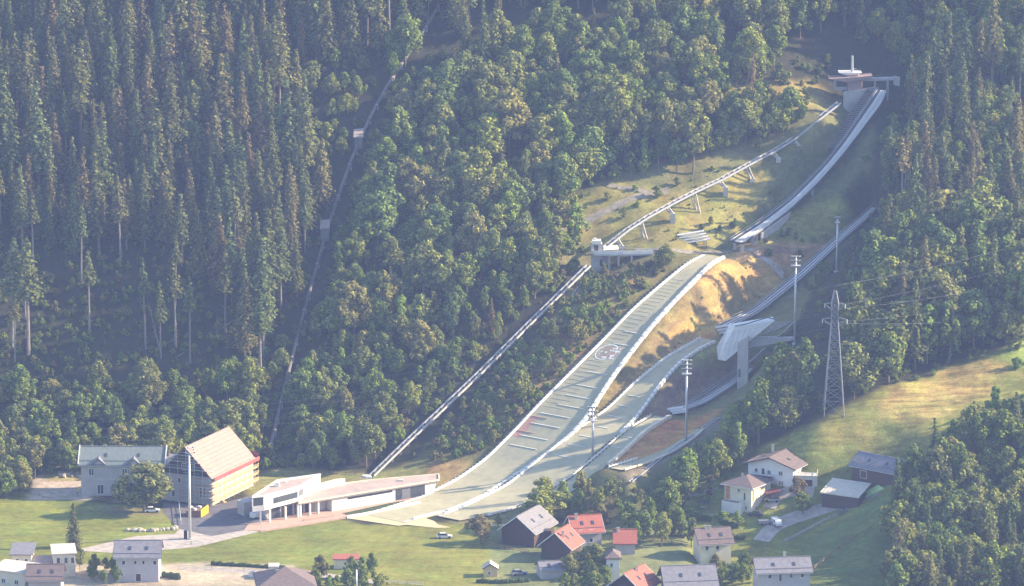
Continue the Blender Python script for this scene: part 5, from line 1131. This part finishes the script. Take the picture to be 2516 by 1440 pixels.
def broad_meshes(seed, Ht, Rd, base, nl, leaf=.33, dens=1.0):
    rg = np.random.default_rng(seed); c = MB(); tr = MB(); lobes = []
    hz = Ht * (1 - base); skew = rg.normal(0, .12, 2) * Rd
    for k in range(int(nl * 2.4)):
        f = rg.random() ** .85; an = rg.random() * 6.283                                  # f: 0 at the skirt, 1 at the tip
        prof_ = (math.sin(math.pi * min(1, f * .82 + .16)) ** .75) * (1.0 + .22 * math.sin(3 * an + seed))
        rr = prof_ * Rd * math.sqrt(rg.uniform(.25, 1.0)); r = Rd * rg.uniform(.16, .34) * (1.1 - .35 * f)
        lobes.append((np.array([math.cos(an) * rr + skew[0] * f, math.sin(an) * rr + skew[1] * f, Ht * base + hz * (.06 + .84 * f)]), r))
    for k in range(4): lobes.append((np.array([skew[0] * k / 4 + rg.normal(0, .15), skew[1] * k / 4 + rg.normal(0, .15), Ht * base + hz * (.25 + .2 * k)]), Rd * (.5 - .07 * k)))
    C = []; N = []
    for p, r in lobes:
        n = int(90 * dens * (r / 1.0) ** 1.5 + 14)
        d = rg.normal(0, 1, (n, 3)); d /= np.linalg.norm(d, axis=1)[:, None]
        rad = r * rg.uniform(.6, 1.3, (n, 1)); C.append(p + d * rad * np.array([1, 1, 1.15])); N.append(d + np.array([0, 0, .2]))
    leafquads(c, np.concatenate(C), np.concatenate(N), leaf, .42, rg)
    cz = Ht * (base + 1) / 2
    tr.tube([(0, 0, -.8), (rg.normal(0, .1), rg.normal(0, .1), Ht * base), (0, 0, cz)], [Rd * .055 + .05, Rd * .045 + .04, Rd * .03 + .03], 7)
    for p, r in lobes[:6]: tr.tube([(0, 0, Ht * (base * .8 + .08)), tuple((p + np.array([0, 0, Ht * .3])) / 2), tuple(p)], [.12, .08, .03], 5)
    return tr, c
def mk(mb, name, m_, sm=False):
    me = bpy.data.meshes.new(name); me.from_pydata(mb.v, [], mb.f); me.materials.append(M[m_])
    return me
PROT = {}
def proto(kind, pair, lm, bm): PROT.setdefault(kind, []).append((mk(pair[0], kind + '_trunk', bm), mk(pair[1], kind + '_crown', lm)))
for k, (Ht, Rd, bare, rag) in enumerate(((22, 3.7, .10, .06), (24, 3.3, .2, .2), (20, 3.6, .05, .06), (26, 3.1, .34, .28), (18, 3.2, .08, .08), (23, 3.9, .16, .22))): proto('spruce', spruce_meshes(100 + k, Ht, Rd, bare, rag), 'needles', 'bark')
for k, (Ht, Rd, bare, rag) in enumerate(((25, 2.8, .5, .25), (24, 2.4, .62, .3))): proto('bare_spruce', spruce_meshes(140 + k, Ht, Rd, bare, rag), 'needles', 'bark_pale')
for k, (Ht, Rd, bs, nl) in enumerate(((11, 3.4, .22, 13), (12, 3.0, .2, 12), (9.5, 3.5, .2, 13), (13, 3.3, .25, 15), (10, 2.6, .18, 10), (12, 3.8, .22, 16), (8.5, 2.9, .15, 11), (14, 2.5, .2, 14), (9, 4.0, .2, 15))): proto('broadleaf', broad_meshes(200 + k, Ht, Rd, bs, nl), 'leaves_bright' if k in (4,) else 'leaves', 'bark')
for k, (Ht, Rd, bs, nl) in enumerate(((5.0, 1.8, .05, 8), (4.0, 2.0, .03, 8), (6.0, 1.6, .08, 8), (3.2, 1.7, .02, 7))): proto('bush', broad_meshes(300 + k, Ht, Rd, bs, nl, .30), 'leaves_bright' if k % 2 else 'leaves', 'bark')
for k, (Ht, Rd, bs, nl) in enumerate(((4.2, 1.6, .05, 7), (3.0, 1.8, .03, 7))): proto('dry_bush', broad_meshes(320 + k, Ht, Rd, bs, nl, .28), 'leaves_dry', 'bark')
ONAME = {'spruce': 'spruce_tree', 'bare_spruce': 'spruce_tree', 'broadleaf': 'broadleaf_tree', 'bush': 'bush', 'dry_bush': 'bush'}
def plant(kind, var, x, y, z, sc, rz, label, group=None, cat=None, sxy=1.0, lm=None, name=None):
    nm = name or ONAME[kind]; c = cat or {'spruce': 'spruce', 'bare_spruce': 'spruce', 'broadleaf': 'tree', 'bush': 'bush', 'dry_bush': 'bush'}[kind]
    t = thing(nm, label, c, (x, y, z), group); t.rotation_euler = (0, 0, rz); t.scale = (sc * sxy, sc * sxy, sc)
    a, b_ = PROT[kind][var]
    if lm: b_ = b_.copy(); b_.materials.clear(); b_.materials.append(M[lm])
    o1 = bpy.data.objects.new('trunk', a); COL.objects.link(o1); o1.parent = t
    o2 = bpy.data.objects.new('crown', b_); COL.objects.link(o2); o2.parent = t
    return t, o1, o2
# protected sight lines: no tree may hide these (photo pixels, half widths)
def dens(L, st=10):
    o = []
    for a, b_ in zip(L[:-1], L[1:]):
        n = max(1, int(math.hypot(b_[0] - a[0], b_[1] - a[1]) / st)); o += [(a[0] + (b_[0] - a[0]) * k / n, a[1] + (b_[1] - a[1]) * k / n) for k in range(n)]
    return o + [L[-1]]
PROTECT = []
def prot(L, w=8): PROTECT.extend([(u, v, w) for u, v in dens(L)])
prot([(672, 1080), (705, 930), (745, 780), (778, 660), (806, 560), (820, 520)], 7); prot([(820, 520), (853, 430), (888, 340), (920, 275), (950, 215)], 12); prot([(1032, 106), (1066, 50)], 6)
prot([(914, 1165), (1080, 1008), (1190, 903), (1300, 793), (1400, 696), (1446, 650)], 9); prot([(1460, 590), (1470, 670)], 14); prot([(1485, 612), (1540, 565), (1706, 475), (1836, 408), (1950, 342), (2062, 252)], 9)
prot([(1706, 500), (1716, 545)], 8); prot([(1580, 560), (1592, 600)], 8); prot([(1836, 415), (1840, 445)], 8); prot([(1700, 578), (1740, 580)], 20); prot([(1500, 620), (1600, 615)], 10); prot([(1500, 640), (1525, 660)], 10)
for r in (big_land, big_in, mid_land, mid_in, low_land, low_in, tiny_land):
    for f in (0, .5, 1):
        for s in np.arange(r.s[0], r.s[-1], 2.0):
            q = r.pt(s, r.width(s) * f); u, v = projv(*q)
            if r is tiny_land and v > 1150: continue
            if r in (mid_land, low_land) and v > 1165 and u > 1250: continue
            PROTECT.append((float(u), float(v), 8))
prot([(1456, 1000), (1456, 1118)], 12); prot([(1686, 890), (1686, 1080)], 12); prot([(1953, 630), (1953, 840)], 12); prot([(2056, 535), (2056, 660)], 8); prot([(2045, 705), (2045, 1000)], 16)
prot([(1790, 800), (1900, 790)], 20); prot([(1780, 870), (1830, 930)], 14); prot([(1860, 840), (1945, 835)], 8); prot([(2050, 200), (2140, 200)], 16); prot([(2150, 190), (2205, 205)], 8); prot([(2095, 230), (2100, 285)], 20)
prot([(1690, 690), (1900, 700)], 22); prot([(1640, 800), (1740, 760)], 30); prot([(1650, 860), (1740, 800)], 14); prot([(1520, 1120), (1740, 1040)], 16); prot([(1560, 1180), (1700, 1080)], 12); prot([(1700, 990), (1800, 915)], 8)
PR = np.array(PROTECT)
def clear(x, y, z, hh, rd, slack=1.0):
    u, v = projv(x, y, z); s = 8.2; wpx = rd * s * .8; top = v - hh * s * .98
    k = (np.abs(PR[:, 0] - u) < wpx + PR[:, 2] * slack) & (PR[:, 1] > top - 4) & (PR[:, 1] < v + PR[:, 2] * .5)
    return not k.any()
# (species weights, zone of tree bases in photo pixels, spacing, height range, place phrase)
TZ = [
 ([(0, -400), (1180, -400), (1180, 40), (1080, 90), (1000, 130), (880, 160), (780, 175), (690, 175), (600, 140), (0, 140)], dict(spruce=.93, bare_spruce=.03, broadleaf=.04), 4.7, (.65, 1.3), 'high on the upper left slope'),
 ([(-120, 140), (600, 140), (690, 175), (730, 250), (760, 420), (700, 470), (-120, 470)], dict(spruce=.9, bare_spruce=.05, broadleaf=.05), 4.9, (.65, 1.35), 'in the dense stand left of the pressure pipe'),
 ([(-120, 470), (700, 470), (775, 520), (770, 600), (720, 740), (650, 790), (520, 700), (400, 640), (-120, 640)], dict(spruce=.85, bare_spruce=.15), 5.6, (.85, 1.15), 'on the left slope above the dark clearing'),
 ([(600, 470), (790, 490), (770, 600), (720, 740), (690, 820), (650, 910), (590, 900), (570, 720)], dict(spruce=1), 4.6, (1.0, 1.35), 'in the wall of spruces beside the lower pipe'),
 ([(-120, 640), (400, 640), (520, 700), (650, 790), (640, 900), (-120, 900)], dict(bare_spruce=.8, broadleaf=.2), 15, (.9, 1.15), 'scattered in the dark clearing on the left'),
 ([(560, 860), (700, 800), (690, 960), (600, 950)], dict(broadleaf=1), 5.0, (.6, .9), 'left of the lower pipe'),
 ([(-120, 985), (700, 965), (680, 1060), (650, 1130), (600, 1160), (-120, 1170)], dict(broadleaf=.7, bush=.3), 3.6, (.7, 1.15), 'in the leafy belt behind the old houses'),
 ([(-160, 1150), (110, 1150), (60, 1225), (-160, 1240)], dict(broadleaf=1), 4.6, (.8, 1.0), 'at the left edge behind the lawn'),
 ([(730, 210), (800, 185), (900, 170), (940, 220), (900, 270), (865, 370), (790, 470), (780, 480), (765, 350)], dict(broadleaf=.6, bush=.4), 4.6, (.55, .85), 'between the tall spruces and the upper pipe'),
 ([(1180, -300), (2050, -300), (2040, 80), (1900, 120), (1600, 110), (1560, 30), (1180, 20)], dict(broadleaf=.7, spruce=.3), 4.6, (.95, 1.5), 'along the upper edge of the middle forest'),
 ([(960, 170), (1080, 140), (1400, 110), (1900, 150), (1930, 215), (1700, 240), (1960, 300), (1960, 345), (1800, 390), (1650, 440), (1480, 440), (1380, 540), (1000, 540), (850, 540), (870, 460), (905, 380), (950, 300)], dict(broadleaf=.84, spruce=.07, bush=.09), 4.2, (.7, 1.55), 'in the middle forest right of the pressure pipe'),
 ([(850, 540), (1380, 540), (1440, 610), (1440, 640), (1380, 700), (1290, 760), (1200, 840), (1000, 860), (790, 860), (760, 800), (800, 660)], dict(broadleaf=.8, spruce=.08, bush=.12), 4.5, (.7, 1.5), 'on the slope above the lower lift track'),
 ([(790, 860), (1000, 860), (1200, 840), (1290, 800), (1150, 940), (1000, 1080), (920, 1150), (760, 1160), (640, 1150), (690, 1080), (740, 960)], dict(broadleaf=.7, bush=.22, dry_bush=.08), 3.8, (.65, 1.15), 'between the lower pipe and the lift track'),
 ([(1240, 900), (1420, 720), (1440, 690), (1590, 650), (1640, 665), (1480, 810), (1380, 920), (1280, 1030), (1200, 1100), (1060, 1150), (1060, 1100)], dict(bush=.66, dry_bush=.24, broadleaf=.1), 2.9, (.55, .95), 'between the lift track and largest landing hill'),
 ([(1500, 460), (1640, 420), (1800, 380), (1900, 340), (1960, 300), (1960, 330), (1840, 395), (1640, 475), (1500, 560)], dict(bush=1), 5, (.5, .8), 'beside the upper lift track'),
 ([(1710, 545), (1840, 560), (1800, 575), (1700, 570)], dict(bush=1), 3.6, (.5, .8), 'in the green thicket left of the inrun'),
 ([(2050, -300), (2760, -300), (2760, 200), (2250, 260), (2200, 160), (2060, 60)], dict(broadleaf=.6, spruce=.4), 5.3, (1.0, 1.35), 'high in the shaded upper right forest'),
 ([(2230, 240), (2760, 200), (2760, 620), (2160, 620), (2130, 560), (2180, 460), (2120, 400), (2190, 290)], dict(broadleaf=.62, spruce=.35, bare_spruce=.03), 5.0, (.8, 1.15), 'in the right forest beside the inruns'),
 ([(2160, 620), (2760, 620), (2760, 800), (2460, 850), (2330, 890), (2200, 935), (2100, 980), (2090, 900), (2100, 760), (2080, 670)], dict(broadleaf=.85, spruce=.15), 5.6, (1.5, 2.0), 'in the right forest above the meadow'),
 ([(1830, 1000), (1990, 960), (2030, 1008), (1940, 1060), (1860, 1110), (1760, 1120), (1800, 1050)], dict(broadleaf=1), 5.4, (1.4, 1.9), 'at the left end of the meadow below the pylon'),
 ([(2060, 975), (2100, 985), (2190, 938), (2180, 920), (2080, 940)], dict(broadleaf=1), 4.5, (.7, .9), 'right behind the pylon along the meadow'),
 ([(2205, 1252), (2240, 1215), (2310, 1160), (2410, 1100), (2490, 1050), (2760, 985), (2760, 1500), (2205, 1500)], dict(broadleaf=.72, spruce=.28), 4.4, (.95, 1.4), 'in the shaded forest at the lower right'),
 ([(1480, 1215), (1560, 1190), (1700, 1125), (1760, 1130), (1790, 1180), (1700, 1230), (1640, 1290), (1560, 1300), (1480, 1290)], dict(broadleaf=1), 5.6, (.95, 1.35), 'in the belt between hills and gardens'),
 ([(1380, 1210), (1480, 1215), (1480, 1285), (1390, 1290), (1300, 1290), (1330, 1250)], dict(broadleaf=1), 5.0, (.7, .95), 'in the tree clump beside the outrun'),
 ([(1560, 1310), (1700, 1310), (1700, 1345), (1560, 1345)], dict(broadleaf=1), 5.5, (.6, .85), 'among the village gardens'),
 ([(185, 1400), (290, 1400), (290, 1440), (200, 1440)], dict(broadleaf=1), 4.0, (.45, .6), 'beside the grey fronted house'),
 ([(760, 1425), (930, 1415), (940, 1470), (760, 1480)], dict(broadleaf=.6, bush=.4), 3.6, (.5, .7), 'round the white mast at the bottom'),
 ([(1400, 1400), (1500, 1400), (1500, 1460), (1380, 1460)], dict(broadleaf=1), 4.5, (.5, .75), 'by the red roofed timber house'),
 ([(1760, 1400), (1840, 1400), (1850, 1440), (1760, 1440)], dict(broadleaf=.7, bush=.3), 4.5, (.5, .7), 'left of the long white house'),
]
cell = {}
cand = []
X, Y = np.meshgrid(np.arange(-185, 186, 1.7), np.arange(-150, 292, 1.7)); X = (X + rng.uniform(-.85, .85, X.shape)).ravel(); Y = (Y + rng.uniform(-.85, .85, Y.shape)).ravel()
Zt = H(X, Y); Ut, Vt = projv(X, Y, Zt)
zi = np.full(len(X), -1)
for i, z_ in enumerate(TZ):
    k = inpoly(Ut + fbm(X, Y, 12., 2) * 8, Vt, z_[0]) & (zi < 0); zi[k] = i
order = rng.permutation(np.nonzero(zi >= 0)[0]); placed = []
grid = {}
def near(x, y, d):
    gxi, gyi = int(x // 8), int(y // 8)
    for a in range(gxi - 2, gxi + 3):
        for b_ in range(gyi - 2, gyi + 3):
            for (px, py, r) in grid.get((a, b_), ()):
                if (px - x) ** 2 + (py - y) ** 2 < (min(d, r) if abs(d - r) > 4 else (d + r) / 2) ** 2: return True
    return False
for i in order:
    z_ = TZ[zi[i]]; x, y = X[i], Y[i]; d = z_[2] * rng.uniform(.82, 1.18)
    if near(x, y, d): continue
    kinds = list(z_[1]); kind = kinds[int(np.searchsorted(np.cumsum(list(z_[1].values())) / sum(z_[1].values()), rng.random()))] if len(kinds) > 1 else kinds[0]
    sc = rng.uniform(*z_[3]) * (1.15 if rng.random() < .15 else .78 if rng.random() < .18 else 1.0); var = int(rng.integers(len(PROT[kind])))
    if 'spruce' in kind and (z_[3][1] > 1.4 or 'lower right' in z_[4]): sc *= .62
    hh = {'spruce': 22, 'bare_spruce': 24, 'broadleaf': 11, 'bush': 4.5, 'dry_bush': 3.6}[kind] * sc; rd = {'spruce': 2.4, 'bare_spruce': 1.8, 'broadleaf': 3.0, 'bush': 1.6, 'dry_bush': 1.6}[kind] * sc
    ok = clear(x, y, Zt[i], hh, rd)
    if not ok:       # a smaller plant may still stand where a tall tree would hide the runs
        kind = 'bush'; var = int(rng.integers(4)); sc = rng.uniform(.5, .9); hh = 4.5 * sc; rd = 1.6 * sc
        if not clear(x, y, Zt[i], hh, rd): continue
    grid.setdefault((int(x // 8), int(y // 8)), []).append((x, y, d)); placed.append((kind, var, x, y, float(Zt[i]), sc, rng.uniform(0, 6.28), hh, int(zi[i]), float(Ut[i]), float(Vt[i])))
# landmark trees
def land(kind, var, px, py, hgt, label, wid=1.0, lm=None, z=None, name=None, cat=None):
    g = G(px, py) if z is None else atZ(px, py, z); nat = {'spruce': [22, 24, 20, 26, 18, 23], 'bare_spruce': [25, 24], 'broadleaf': [11, 12, 9.5, 13, 10, 12, 8.5, 14, 9], 'bush': [5, 4, 6, 3.2], 'dry_bush': [4.2, 3]}[kind][var]
    plant(kind, var, g[0], g[1], g[2] - .1, hgt / nat, rng.uniform(0, 6), label, None, cat, wid, lm, name); grid.setdefault((int(g[0] // 8), int(g[1] // 8)), []).append((g[0], g[1], 4))
land('broadleaf', 5, 355, 1258, 14.5, 'large round dark tree standing before the old houses beside the white car', 1.75)
land('spruce', 2, 181, 1345, 13, 'single dark young spruce on the lawn at the bottom left', 1.15)
land('broadleaf', 3, 1330, 1300, 13.0, 'big round dark tree beside the end of the outrun above the grey barn', 1.7)
land('broadleaf', 0, 1180, 1335, 8.5, 'ragged dark bushy tree at the right edge of the playing field', 1.3, 'leaves_dry')
land('broadleaf', 1, 1225, 1300, 5.0, 'slim young tree standing on the lower outrun matting edge', .8)
land('broadleaf', 0, 1690, 1212, 13.5, 'tall bright green tree left of the cream hipped roof house', 1.0, 'leaves_bright')
land('broadleaf', 3, 1765, 1180, 13, 'bright broad tree in the light left of the white chalet', 1.15, 'leaves_bright')
land('broadleaf', 1, 1812, 1150, 14.5, 'tall bright poplar like tree behind the white chalet on the left', .8, 'leaves_bright')
land('broadleaf', 4, 1813, 1292, 4.6, 'small round garden tree on the lawn before the cream house', 1.3)
land('broadleaf', 2, 1972, 1262, 6.5, 'dark garden tree between the gravel yard and the metal roofed shed', 1.3)
land('broadleaf', 6, 1960, 1225, 6.5, 'olive garden tree above the yard beside the cream garage', 1.1, 'leaves_dry')
land('broadleaf', 3, 1500, 1240, 9, 'dark tree in front of the lower end of the second landing hill', 1.2)
land('broadleaf', 1, 1430, 1215, 7.5, 'green tree at the left of the pair below the central floodlight mast', 1.3)
land('broadleaf', 5, 1545, 1310, 9.5, 'broad green tree right of the red tiled gable house', 1.1)
land('broadleaf', 2, 1470, 1290, 6.5, 'tree with browned crown behind the red tiled roof', 1.2, 'leaves_dry')
land('spruce', 4, 1652, 1315, 9.5, 'narrow dark conifer left of the sloping garden', .8)
land('spruce', 0, 1138, 95, 15, 'lit broad spruce standing at the top beside the upper pipe', 1.3)
land('spruce', 1, 1225, 75, 17, 'slender spruce before the dark hollow at the top centre', .8)
land('broadleaf', 3, 2350, 290, 14, 'round lit tree alone in the shade right of the start tower', 1.1)
land('spruce', 5, 2265, 170, 14, 'brown tinged lit conifer above and right of the start tower', 1.2)
land('spruce', 3, 2450, 620, 22, 'tall slender spruce with pale trunk in the right forest', 1.0)
land('spruce', 0, 2470, 520, 26, 'tall lit spruce at the right edge of the forest', 1.0)
land('bare_spruce', 1, 640, 930, 24, 'tall spruce with bare pale trunk at the right end of the dark clearing', 1.7)
land('bare_spruce', 0, 395, 880, 24, 'leaning pale trunked spruce in the group inside the clearing')
land('bare_spruce', 1, 432, 855, 27, 'tall spruce with long bare trunk right of the leaning one', 1.3)
land('bare_spruce', 0, 70, 870, 36, 'tall pale trunked spruce at the left edge of the dark clearing', 1.3)
land('bare_spruce', 0, 30, 850, 34, 'leftmost tall spruce standing with bare trunk at the frame edge', 1.3)
land('bush', 0, 1640, 1262, 3, 'round hedge bush at the left of the sloping garden lawn', 1.5); land('bush', 3, 1700, 1268, 2.2, 'dark clipped hedge bush beside the garden pergola', 2.0); land('bush', 3, 1775, 1275, 2.4, 'trimmed bush left of the small round garden tree', 1.8)
land('bush', 1, 1680, 1318, 3.2, 'yellow green shrub at the lower corner of the garden', 1.3, 'leaves_bright'); land('bush', 1, 1730, 1232, 2.4, 'yellowish bush above the garden pergola', 1.5, 'leaves_bright')
land('bush', 3, 2500, 905, 3.5, 'dark lone bush on the top of the meadow', 1.0); land('bush', 0, 2118, 105, 4.5, 'lone light bush above the start tower', 1.2, 'leaves_bright')
for k, (px, py) in enumerate(((2195, 1180), (2215, 1150), (2240, 1125), (2290, 1080), (2330, 1060), (2380, 1020), (2430, 985))):
    land('spruce' if k % 2 else 'broadleaf', 4, px + 12, py + 52, 8 + k * .5, ['dark leafy tree at the right end of the barn', 'small dark spruce just above the barn end', 'leafy tree third up the meadow edge', 'small dark spruce poking above the meadow edge', 'leafy tree halfway up the right meadow edge', 'small spruce beside the tree shadow on the meadow', 'leafy tree highest on the right meadow edge'][k])
# felled poles and dead snags of the clearing
for k, (a, b_) in enumerate((((372, 868), (432, 836)), ((435, 880), (466, 862)), ((490, 757), (515, 758)), ((545, 757), (580, 757)), ((545, 812), (572, 790)), ((395, 872), (365, 745)), ((533, 820), (532, 790)), ((598, 822), (597, 795)))):
    g1 = G(*a, .4)
    if k < 5: g2 = G(*b_, .5)
    else: g2 = atY(*b_, g1[1])
    lab = ['long pale felled pole across the clearing under the leaning spruce', 'short felled pole lower in the clearing', 'level felled pole at the left under the light green tree', 'level felled pole right of the light green tree', 'slanting broken branch beside the left pale stump', 'pale leaning dead stem in the clearing', 'left pale broken stump in the clearing', 'right pale broken stump in the clearing'][k]
    tag(recentre(MB().tube([g1, g2], [.2, .12] if k != 5 else [.25, .15], 6).build('felled_pole' if k < 5 else 'dead_stem', 'bark_pale')), lab, 'log' if k < 5 else 'dead stem')

# the 300 of each kind that show largest are objects of their own; all further ones are one scattered mass per kind
def visible(p): return -60 < p[9] < 2576 and -10 < p[10] and p[10] - p[7] * 8 < 1440
rest = {'spruce': [], 'broadleaf': [], 'bush': []}; fam = {'spruce': 'spruce', 'bare_spruce': 'spruce', 'broadleaf': 'broadleaf', 'bush': 'bush', 'dry_bush': 'bush'}
lead = {}
for f_ in rest:
    L = [p for p in placed if fam[p[0]] == f_]; vis = sorted([p for p in L if visible(p)], key=lambda p: -p[7] * p[7] / (p[3] + 1500) ** 2); nmax = 262 if f_ == 'broadleaf' else 285
    sel = vis[:nmax]; ids = set(map(id, sel)); rest[f_] = [p for p in L if id(p) not in ids]
    for (kind, var, x, y, z, sc, rz, hh, zone_, u, v) in sel:
        sxy = .82 + .46 * ((x * 7.31 + y * 3.17) % 1)
        pl = TZ[zone_][4]; size = ('tall' if sc > 1.08 else 'medium' if sc > .88 else 'short') if f_ != 'bush' else ('large' if sc > .75 else 'small')
        shp = {'spruce': ['broad', 'slender', 'full', 'sparse narrow', 'dense', 'wide'], 'bare_spruce': ['bare trunked', 'gaunt'], 'broadleaf': ['round', 'upright', 'squat', 'domed', 'narrow', 'spreading', 'compact', 'columnar', 'flat topped'],
               'bush': ['round', 'broad', 'upright', 'low'], 'dry_bush': ['brownish', 'low brownish']}[kind][var]
        wd = {'spruce': 'spruce', 'broadleaf': 'leafy tree', 'bush': 'bush'}[f_]
        hz_ = 'far left' if u < 200 else 'left' if u < 480 else 'by the pipe' if u < 750 else 'centre left' if u < 1000 else 'near centre' if u < 1280 else 'centre right' if u < 1600 else 'right' if u < 2150 else 'far right'
        lab = '%s %s %s %s, %s' % (size, shp, wd, pl, hz_)
        _, o1, o2 = plant(kind, var, x, y, z - .1, sc, rz, lab, lab, None, sxy)
        lead.setdefault((kind, var), (o1, o2))
for (kind, var) in [(k, v) for k in PROT for v in range(len(PROT[k]))]:
    if (kind, var) not in lead:
        x, y = 150 + 3 * var, 170; 
        _, o1, o2 = plant(kind, var, x, y, h(x, y), 1, 0, 'tree standing beyond the frame at the upper right number', None); lead[(kind, var)] = (o1, o2); _['label'] = 'plant standing outside the frame beyond the upper right forest'; _['group'] = 'plants outside the frame'
def scatter(name, label, cat, L):
    me = bpy.data.meshes.new(name); me.from_pydata([(p[2], p[3], p[4] - .1) for p in L], [], [])
    keys = sorted({(p[0], p[1]) for p in L}); ki = {k: i for i, k in enumerate(keys)}
    for nm, dt, vals in (('var', 'INT', [ki[(p[0], p[1])] for p in L]), ('rot', 'FLOAT', [p[6] for p in L])):
        a = me.attributes.new(nm, dt, 'POINT'); a.data.foreach_set('value', vals)
    a = me.attributes.new('siz', 'FLOAT_VECTOR', 'POINT'); a.data.foreach_set('vector', np.array([(p[5] * q, p[5] * q, p[5]) for p in L for q in (.82 + .46 * ((p[2] * 7.31 + p[3] * 3.17) % 1),)]).ravel())
    o = bpy.data.objects.new(name, me); COL.objects.link(o); o['kind'] = 'stuff'; o['label'] = label; o['category'] = cat
    g = bpy.data.node_groups.new(name, 'GeometryNodeTree'); g.interface.new_socket('Geometry', in_out='INPUT', socket_type='NodeSocketGeometry'); g.interface.new_socket('Geometry', in_out='OUTPUT', socket_type='NodeSocketGeometry')
    N = g.nodes; gi = N.new('NodeGroupInput'); go = N.new('NodeGroupOutput'); jn = N.new('GeometryNodeJoinGeometry'); lk = g.links.new
    def attr(nm, dt): a = N.new('GeometryNodeInputNamedAttribute'); a.data_type = dt; a.inputs['Name'].default_value = nm; return a.outputs['Attribute']
    va = attr('var', 'INT'); sa = attr('siz', 'FLOAT_VECTOR'); ra = attr('rot', 'FLOAT'); cx = N.new('ShaderNodeCombineXYZ'); lk(ra, cx.inputs[2])
    for i, k in enumerate(keys):
        jj = N.new('GeometryNodeJoinGeometry')
        for ob in lead[k]:
            oi = N.new('GeometryNodeObjectInfo'); oi.transform_space = 'ORIGINAL'; oi.inputs['Object'].default_value = ob; oi.inputs['As Instance'].default_value = False; lk(oi.outputs['Geometry'], jj.inputs[0])
        cmp_ = N.new('FunctionNodeCompare'); cmp_.data_type = 'INT'; cmp_.operation = 'EQUAL'; ii = [s for s in cmp_.inputs if s.type == 'INT']; lk(va, ii[0]); ii[1].default_value = i
        ip = N.new('GeometryNodeInstanceOnPoints'); lk(gi.outputs[0], ip.inputs['Points']); lk(cmp_.outputs[0], ip.inputs['Selection']); lk(jj.outputs[0], ip.inputs['Instance']); lk(cx.outputs[0], ip.inputs['Rotation']); lk(sa, ip.inputs['Scale']); lk(ip.outputs[0], jn.inputs[0])
    lk(jn.outputs[0], go.inputs[0]); md = o.modifiers.new('scatter', 'NODES'); md.node_group = g
    return o
if rest['spruce']: scatter('spruce_forest', 'the further spruces filling the slopes between the nearer trees', 'forest', rest['spruce'])
if rest['broadleaf']: scatter('broadleaf_forest', 'the further leafy trees filling the slopes between the nearer ones', 'forest', rest['broadleaf'])
# undergrowth: small bushes and scrub under and between the trees
k = (Vt > -60) & (Vt < 1500) & (Ut > -80) & (Ut < 2600); scrub = list(rest['bush'])
UG = [[(-100, -100), (1180, -100), (1100, 90), (950, 160), (780, 200), (780, 560), (650, 980), (-100, 990)], [(700, 480), (820, 480), (980, 200), (1400, 150), (2050, 150), (1950, 330), (1450, 480), (1440, 640), (930, 1150), (640, 1150)], [(2100, -50), (2700, -50), (2700, 800), (2100, 980), (2050, 700), (2180, 400), (2230, 200)],
      [(2200, 1180), (2400, 1000), (2700, 950), (2700, 1480), (2200, 1480)], [(1480, 1290), (1560, 1180), (1830, 1040), (1780, 1200), (1640, 1300)], [(1450, 650), (1650, 650), (1200, 1110), (1000, 1140)], [(1850, 600), (2150, 520), (2130, 700), (1950, 960), (1800, 1040), (1850, 940), (1900, 850), (2000, 740)], [(1720, 650), (1920, 650), (1900, 710), (1850, 790), (1700, 850), (1560, 960), (1480, 1010), (1600, 810)], [(1330, 570), (1480, 450), (1900, 330), (2060, 260), (2090, 380), (1850, 590), (1480, 600)], [(-100, 640), (640, 640), (680, 960), (-100, 985)]]
tiny = np.zeros(len(X), bool); w_ = np.zeros(len(X))
for q, P_ in enumerate(UG):
    ins = inpoly(Ut, Vt, P_); tiny |= ins & (q in (7, 8)); w_ = np.where(ins, (.18, .25, .22, .3, .3, .42, .16, .16, .09, .34)[q], w_)
for i in np.nonzero(k & (w_ > 0) & (rng.random(len(X)) < w_))[0]:
    sc = rng.uniform(.28, .62)
    if tiny[i]:
        sc = rng.uniform(.09, .24)
        if any(r_.s[0] - 1 < a_ < r_.s[-1] + 1 and -2.2 < b_ < r_.width(a_) + 2.2 for r_ in RUNS for a_, b_ in (r_.st(X[i], Y[i]),)): continue
    elif not clear(X[i], Y[i], Zt[i], 3.5 * sc, .8 * sc, .75): continue
    kd = 'dry_bush' if rng.random() < .25 else 'bush'; scrub.append((kd, int(rng.integers(len(PROT[kd]))), X[i], Y[i], float(Zt[i]), sc, rng.uniform(0, 6.28), 0, 0, 0, 0))
scatter('undergrowth', 'low scrub and saplings covering the forest floor and banks', 'undergrowth', scrub)
print('TREES', len(placed), {k: len(v) for k, v in rest.items()}, len(scrub))

for o in bpy.data.objects:
    if 'label' in o and len(o['label'].split()) > 16: print('LONG', o.name, len(o['label'].split()), o['label'])
